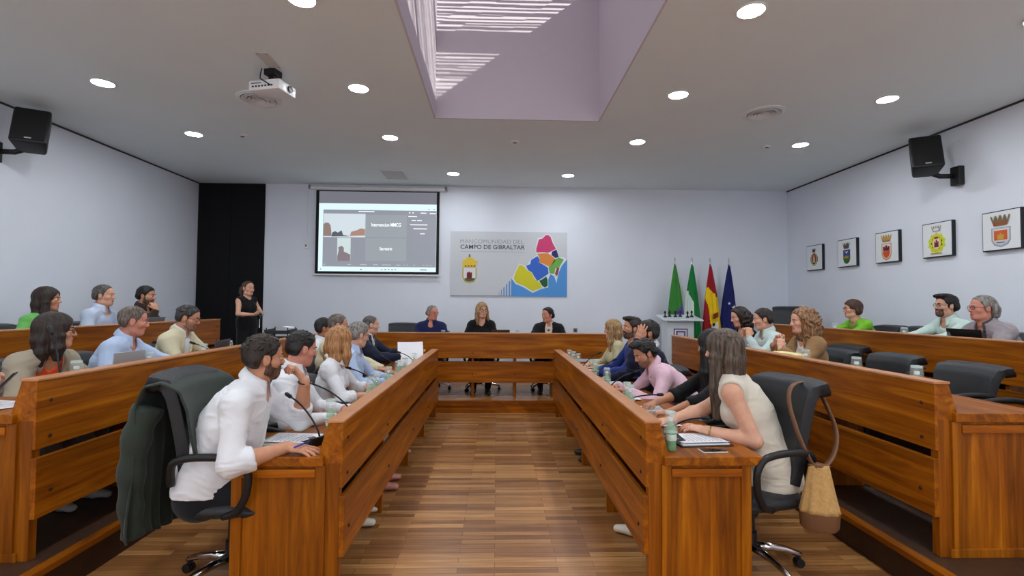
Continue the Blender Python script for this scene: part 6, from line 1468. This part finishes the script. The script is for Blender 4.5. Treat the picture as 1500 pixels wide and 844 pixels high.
MB().tube(pts, 0.006, 6, False).build('necklace', mat('dark beads', srgb(70, 52, 48), 0.5), p15['t'], smooth='all')
Wm = p15['arm'][1][1]; t = thing('handheld_microphone', 'pale handheld microphone and notes held by the standing woman', 'microphone', tuple(Wm+V3(0.10, 0.02, -0.10)), R(20))
MB().tube([(0, 0, -0.06), (0.01, 0, 0.10)], [0.011, 0.015], 12).build('handle', PLASTIC, t, smooth='all'); MB().ball((0.012, 0, 0.125), 0.024, 14, 10).build('grille', STEEL, t, smooth='all'); MB().box((-0.004, -0.04, -0.11), (0.002, 0.05, 0.03)).build('note_card', PAPER, t)

# dark green jacket over the chair of the bearded man
ch = p1['chair']; jm = cloth('dark green jacket', 50, 58, 52, 0.9)
jt = thing('jacket', 'dark green jacket draped over the back of the nearest left chair', 'jacket', tuple(ch.location), ch.rotation_euler.z)
path = [(-0.125, 0.80), (-0.15, 0.92), (-0.17, 1.05), (-0.21, 1.15), (-0.30, 1.195), (-0.385, 1.175), (-0.415, 1.07), (-0.40, 0.85), (-0.405, 0.66), (-0.415, 0.50), (-0.42, 0.38), (-0.42, 0.30)]
def jfn(u, v):
    k = v*(len(path)-1); i = min(int(k), len(path)-2); e = k-i; y = path[i][0]*(1-e)+path[i+1][0]*e; z = path[i][1]*(1-e)+path[i+1][1]*e
    x = (u-0.5)*2; hang = max(0, (v-0.45)/0.55); wd = 0.285+0.015*math.sin(v*3.1)-0.06*hang
    fold = (0.030*math.sin(x*6.0+1.2+v*2)+0.018*math.sin(x*13+v*5))*hang
    return (x*wd+0.02*math.sin(v*9)*hang, y+0.045*x*x*(1-hang)-fold-0.03*hang*abs(x), z+0.012*math.sin(x*5)*hang-0.012*abs(x)**3+0.03*hang*x)
MB().grid(jfn, 41, 61).build('jacket_body', jm, jt, thick=0.010, smooth='all')
for s, nm in ((1, 0.0), (-1, 0.03)):
    P = [Vector((s*0.20, -0.37, 1.05)), Vector((s*0.225, -0.41, 0.92)), Vector((s*0.22, -0.44, 0.72)), Vector((s*0.19, -0.46, 0.52)), Vector((s*0.16, -0.46, 0.33+nm))]
    Q = []
    for i in range(len(P)-1):
        for k in range(5): Q.append(P[i].lerp(P[i+1], k/5))
    Q.append(P[-1]); MB().tube(Q, [0.075-0.022*i/len(Q)+0.006*math.sin(i*1.3) for i in range(len(Q))], 14).build('sleeve', jm, jt, smooth='all')
cpts = [Vector((0.16*math.sin(a), -0.33-0.03*math.cos(a), 1.20-0.01*abs(math.sin(a)))) for a in [R(-80+16*k) for k in range(11)]]
MB().tube(cpts, 0.022, 8).build('collar', jm, jt, smooth='all')

# straw handbag hung on the chair of the long-haired woman
ch = CAST['P24']['chair']; bt = thing('handbag', 'straw tote handbag hanging from the chair by a brown strap', 'handbag', (2.06, 3.05, 0.27), R(-20))
STRAW = mat('straw weave', srgb(190, 150, 92), 0.8, noise=0.12, nscale=60, bump=0.3, bscale=180); TANL = mat('tan leather', srgb(112, 76, 50), 0.5)
def bagfn(u, v):
    a = 2*math.pi*u; pl = 1+0.07*math.cos(a*9)*(0.25+0.75*(1-v)); w0 = (0.104-0.052*v**0.9); d0 = (0.062-0.040*v)
    return (w0*math.cos(a)*pl, d0*math.sin(a)*pl, 0.10+0.27*v)
MB().grid(bagfn, 72, 14, closed_u=True).build('bag_body', STRAW, bt, thick=0.004, smooth='all')
MB().lathe([(0.0001, 0.0), (0.085, 0.0), (0.101, 0.02), (0.106, 0.10)], 36, None, None, 1.0, 0.59).build('leather_base', TANL, bt, smooth=40)
MB().tube([(-0.052, 0, 0.362), (0, 0.021, 0.368), (0.052, 0, 0.362), (0, -0.021, 0.368), (-0.052, 0, 0.362)], 0.010, 8).build('top_band', TANL, bt, smooth='all')
MCH = Matrix.Translation(ch.location) @ Matrix.Rotation(ch.rotation_euler.z, 4, 'Z')
bag_at = MCH @ Vector((-0.33, -0.19, 0)); bt.location = (bag_at.x, bag_at.y, 0.345)
INV = (Matrix.Translation(bt.location) @ Matrix.Rotation(R(-20), 4, 'Z')).inverted()
stp = [(-0.325, -0.165, 0.70), (-0.30, -0.13, 0.78), (-0.24, -0.125, 0.90), (-0.17, -0.14, 1.03), (-0.135, -0.175, 1.115), (-0.13, -0.23, 1.155), (-0.13, -0.32, 1.16), (-0.135, -0.395, 1.13), (-0.17, -0.42, 1.02), (-0.27, -0.40, 0.88), (-0.33, -0.30, 0.75), (-0.335, -0.21, 0.70)]
Q = [INV @ (MCH @ Vector(p)) for p in stp]
for _ in range(2): Q = [Q[0]]+[p for i in range(len(Q)-1) for p in (Q[i]*0.75+Q[i+1]*0.25, Q[i]*0.25+Q[i+1]*0.75)]+[Q[-1]]
sb = MB(); yax = INV.to_3x3() @ (MCH.to_3x3() @ Vector((1, 0, 0)))
for p in Q: sb.v += [tuple(p-yax*0.016), tuple(p+yax*0.016)]
for i in range(len(Q)-1): sb.f.append((2*i, 2*i+1, 2*i+3, 2*i+2)); sb.m.append(0)
sb.build('strap', TANL, bt, thick=0.005, smooth='all')
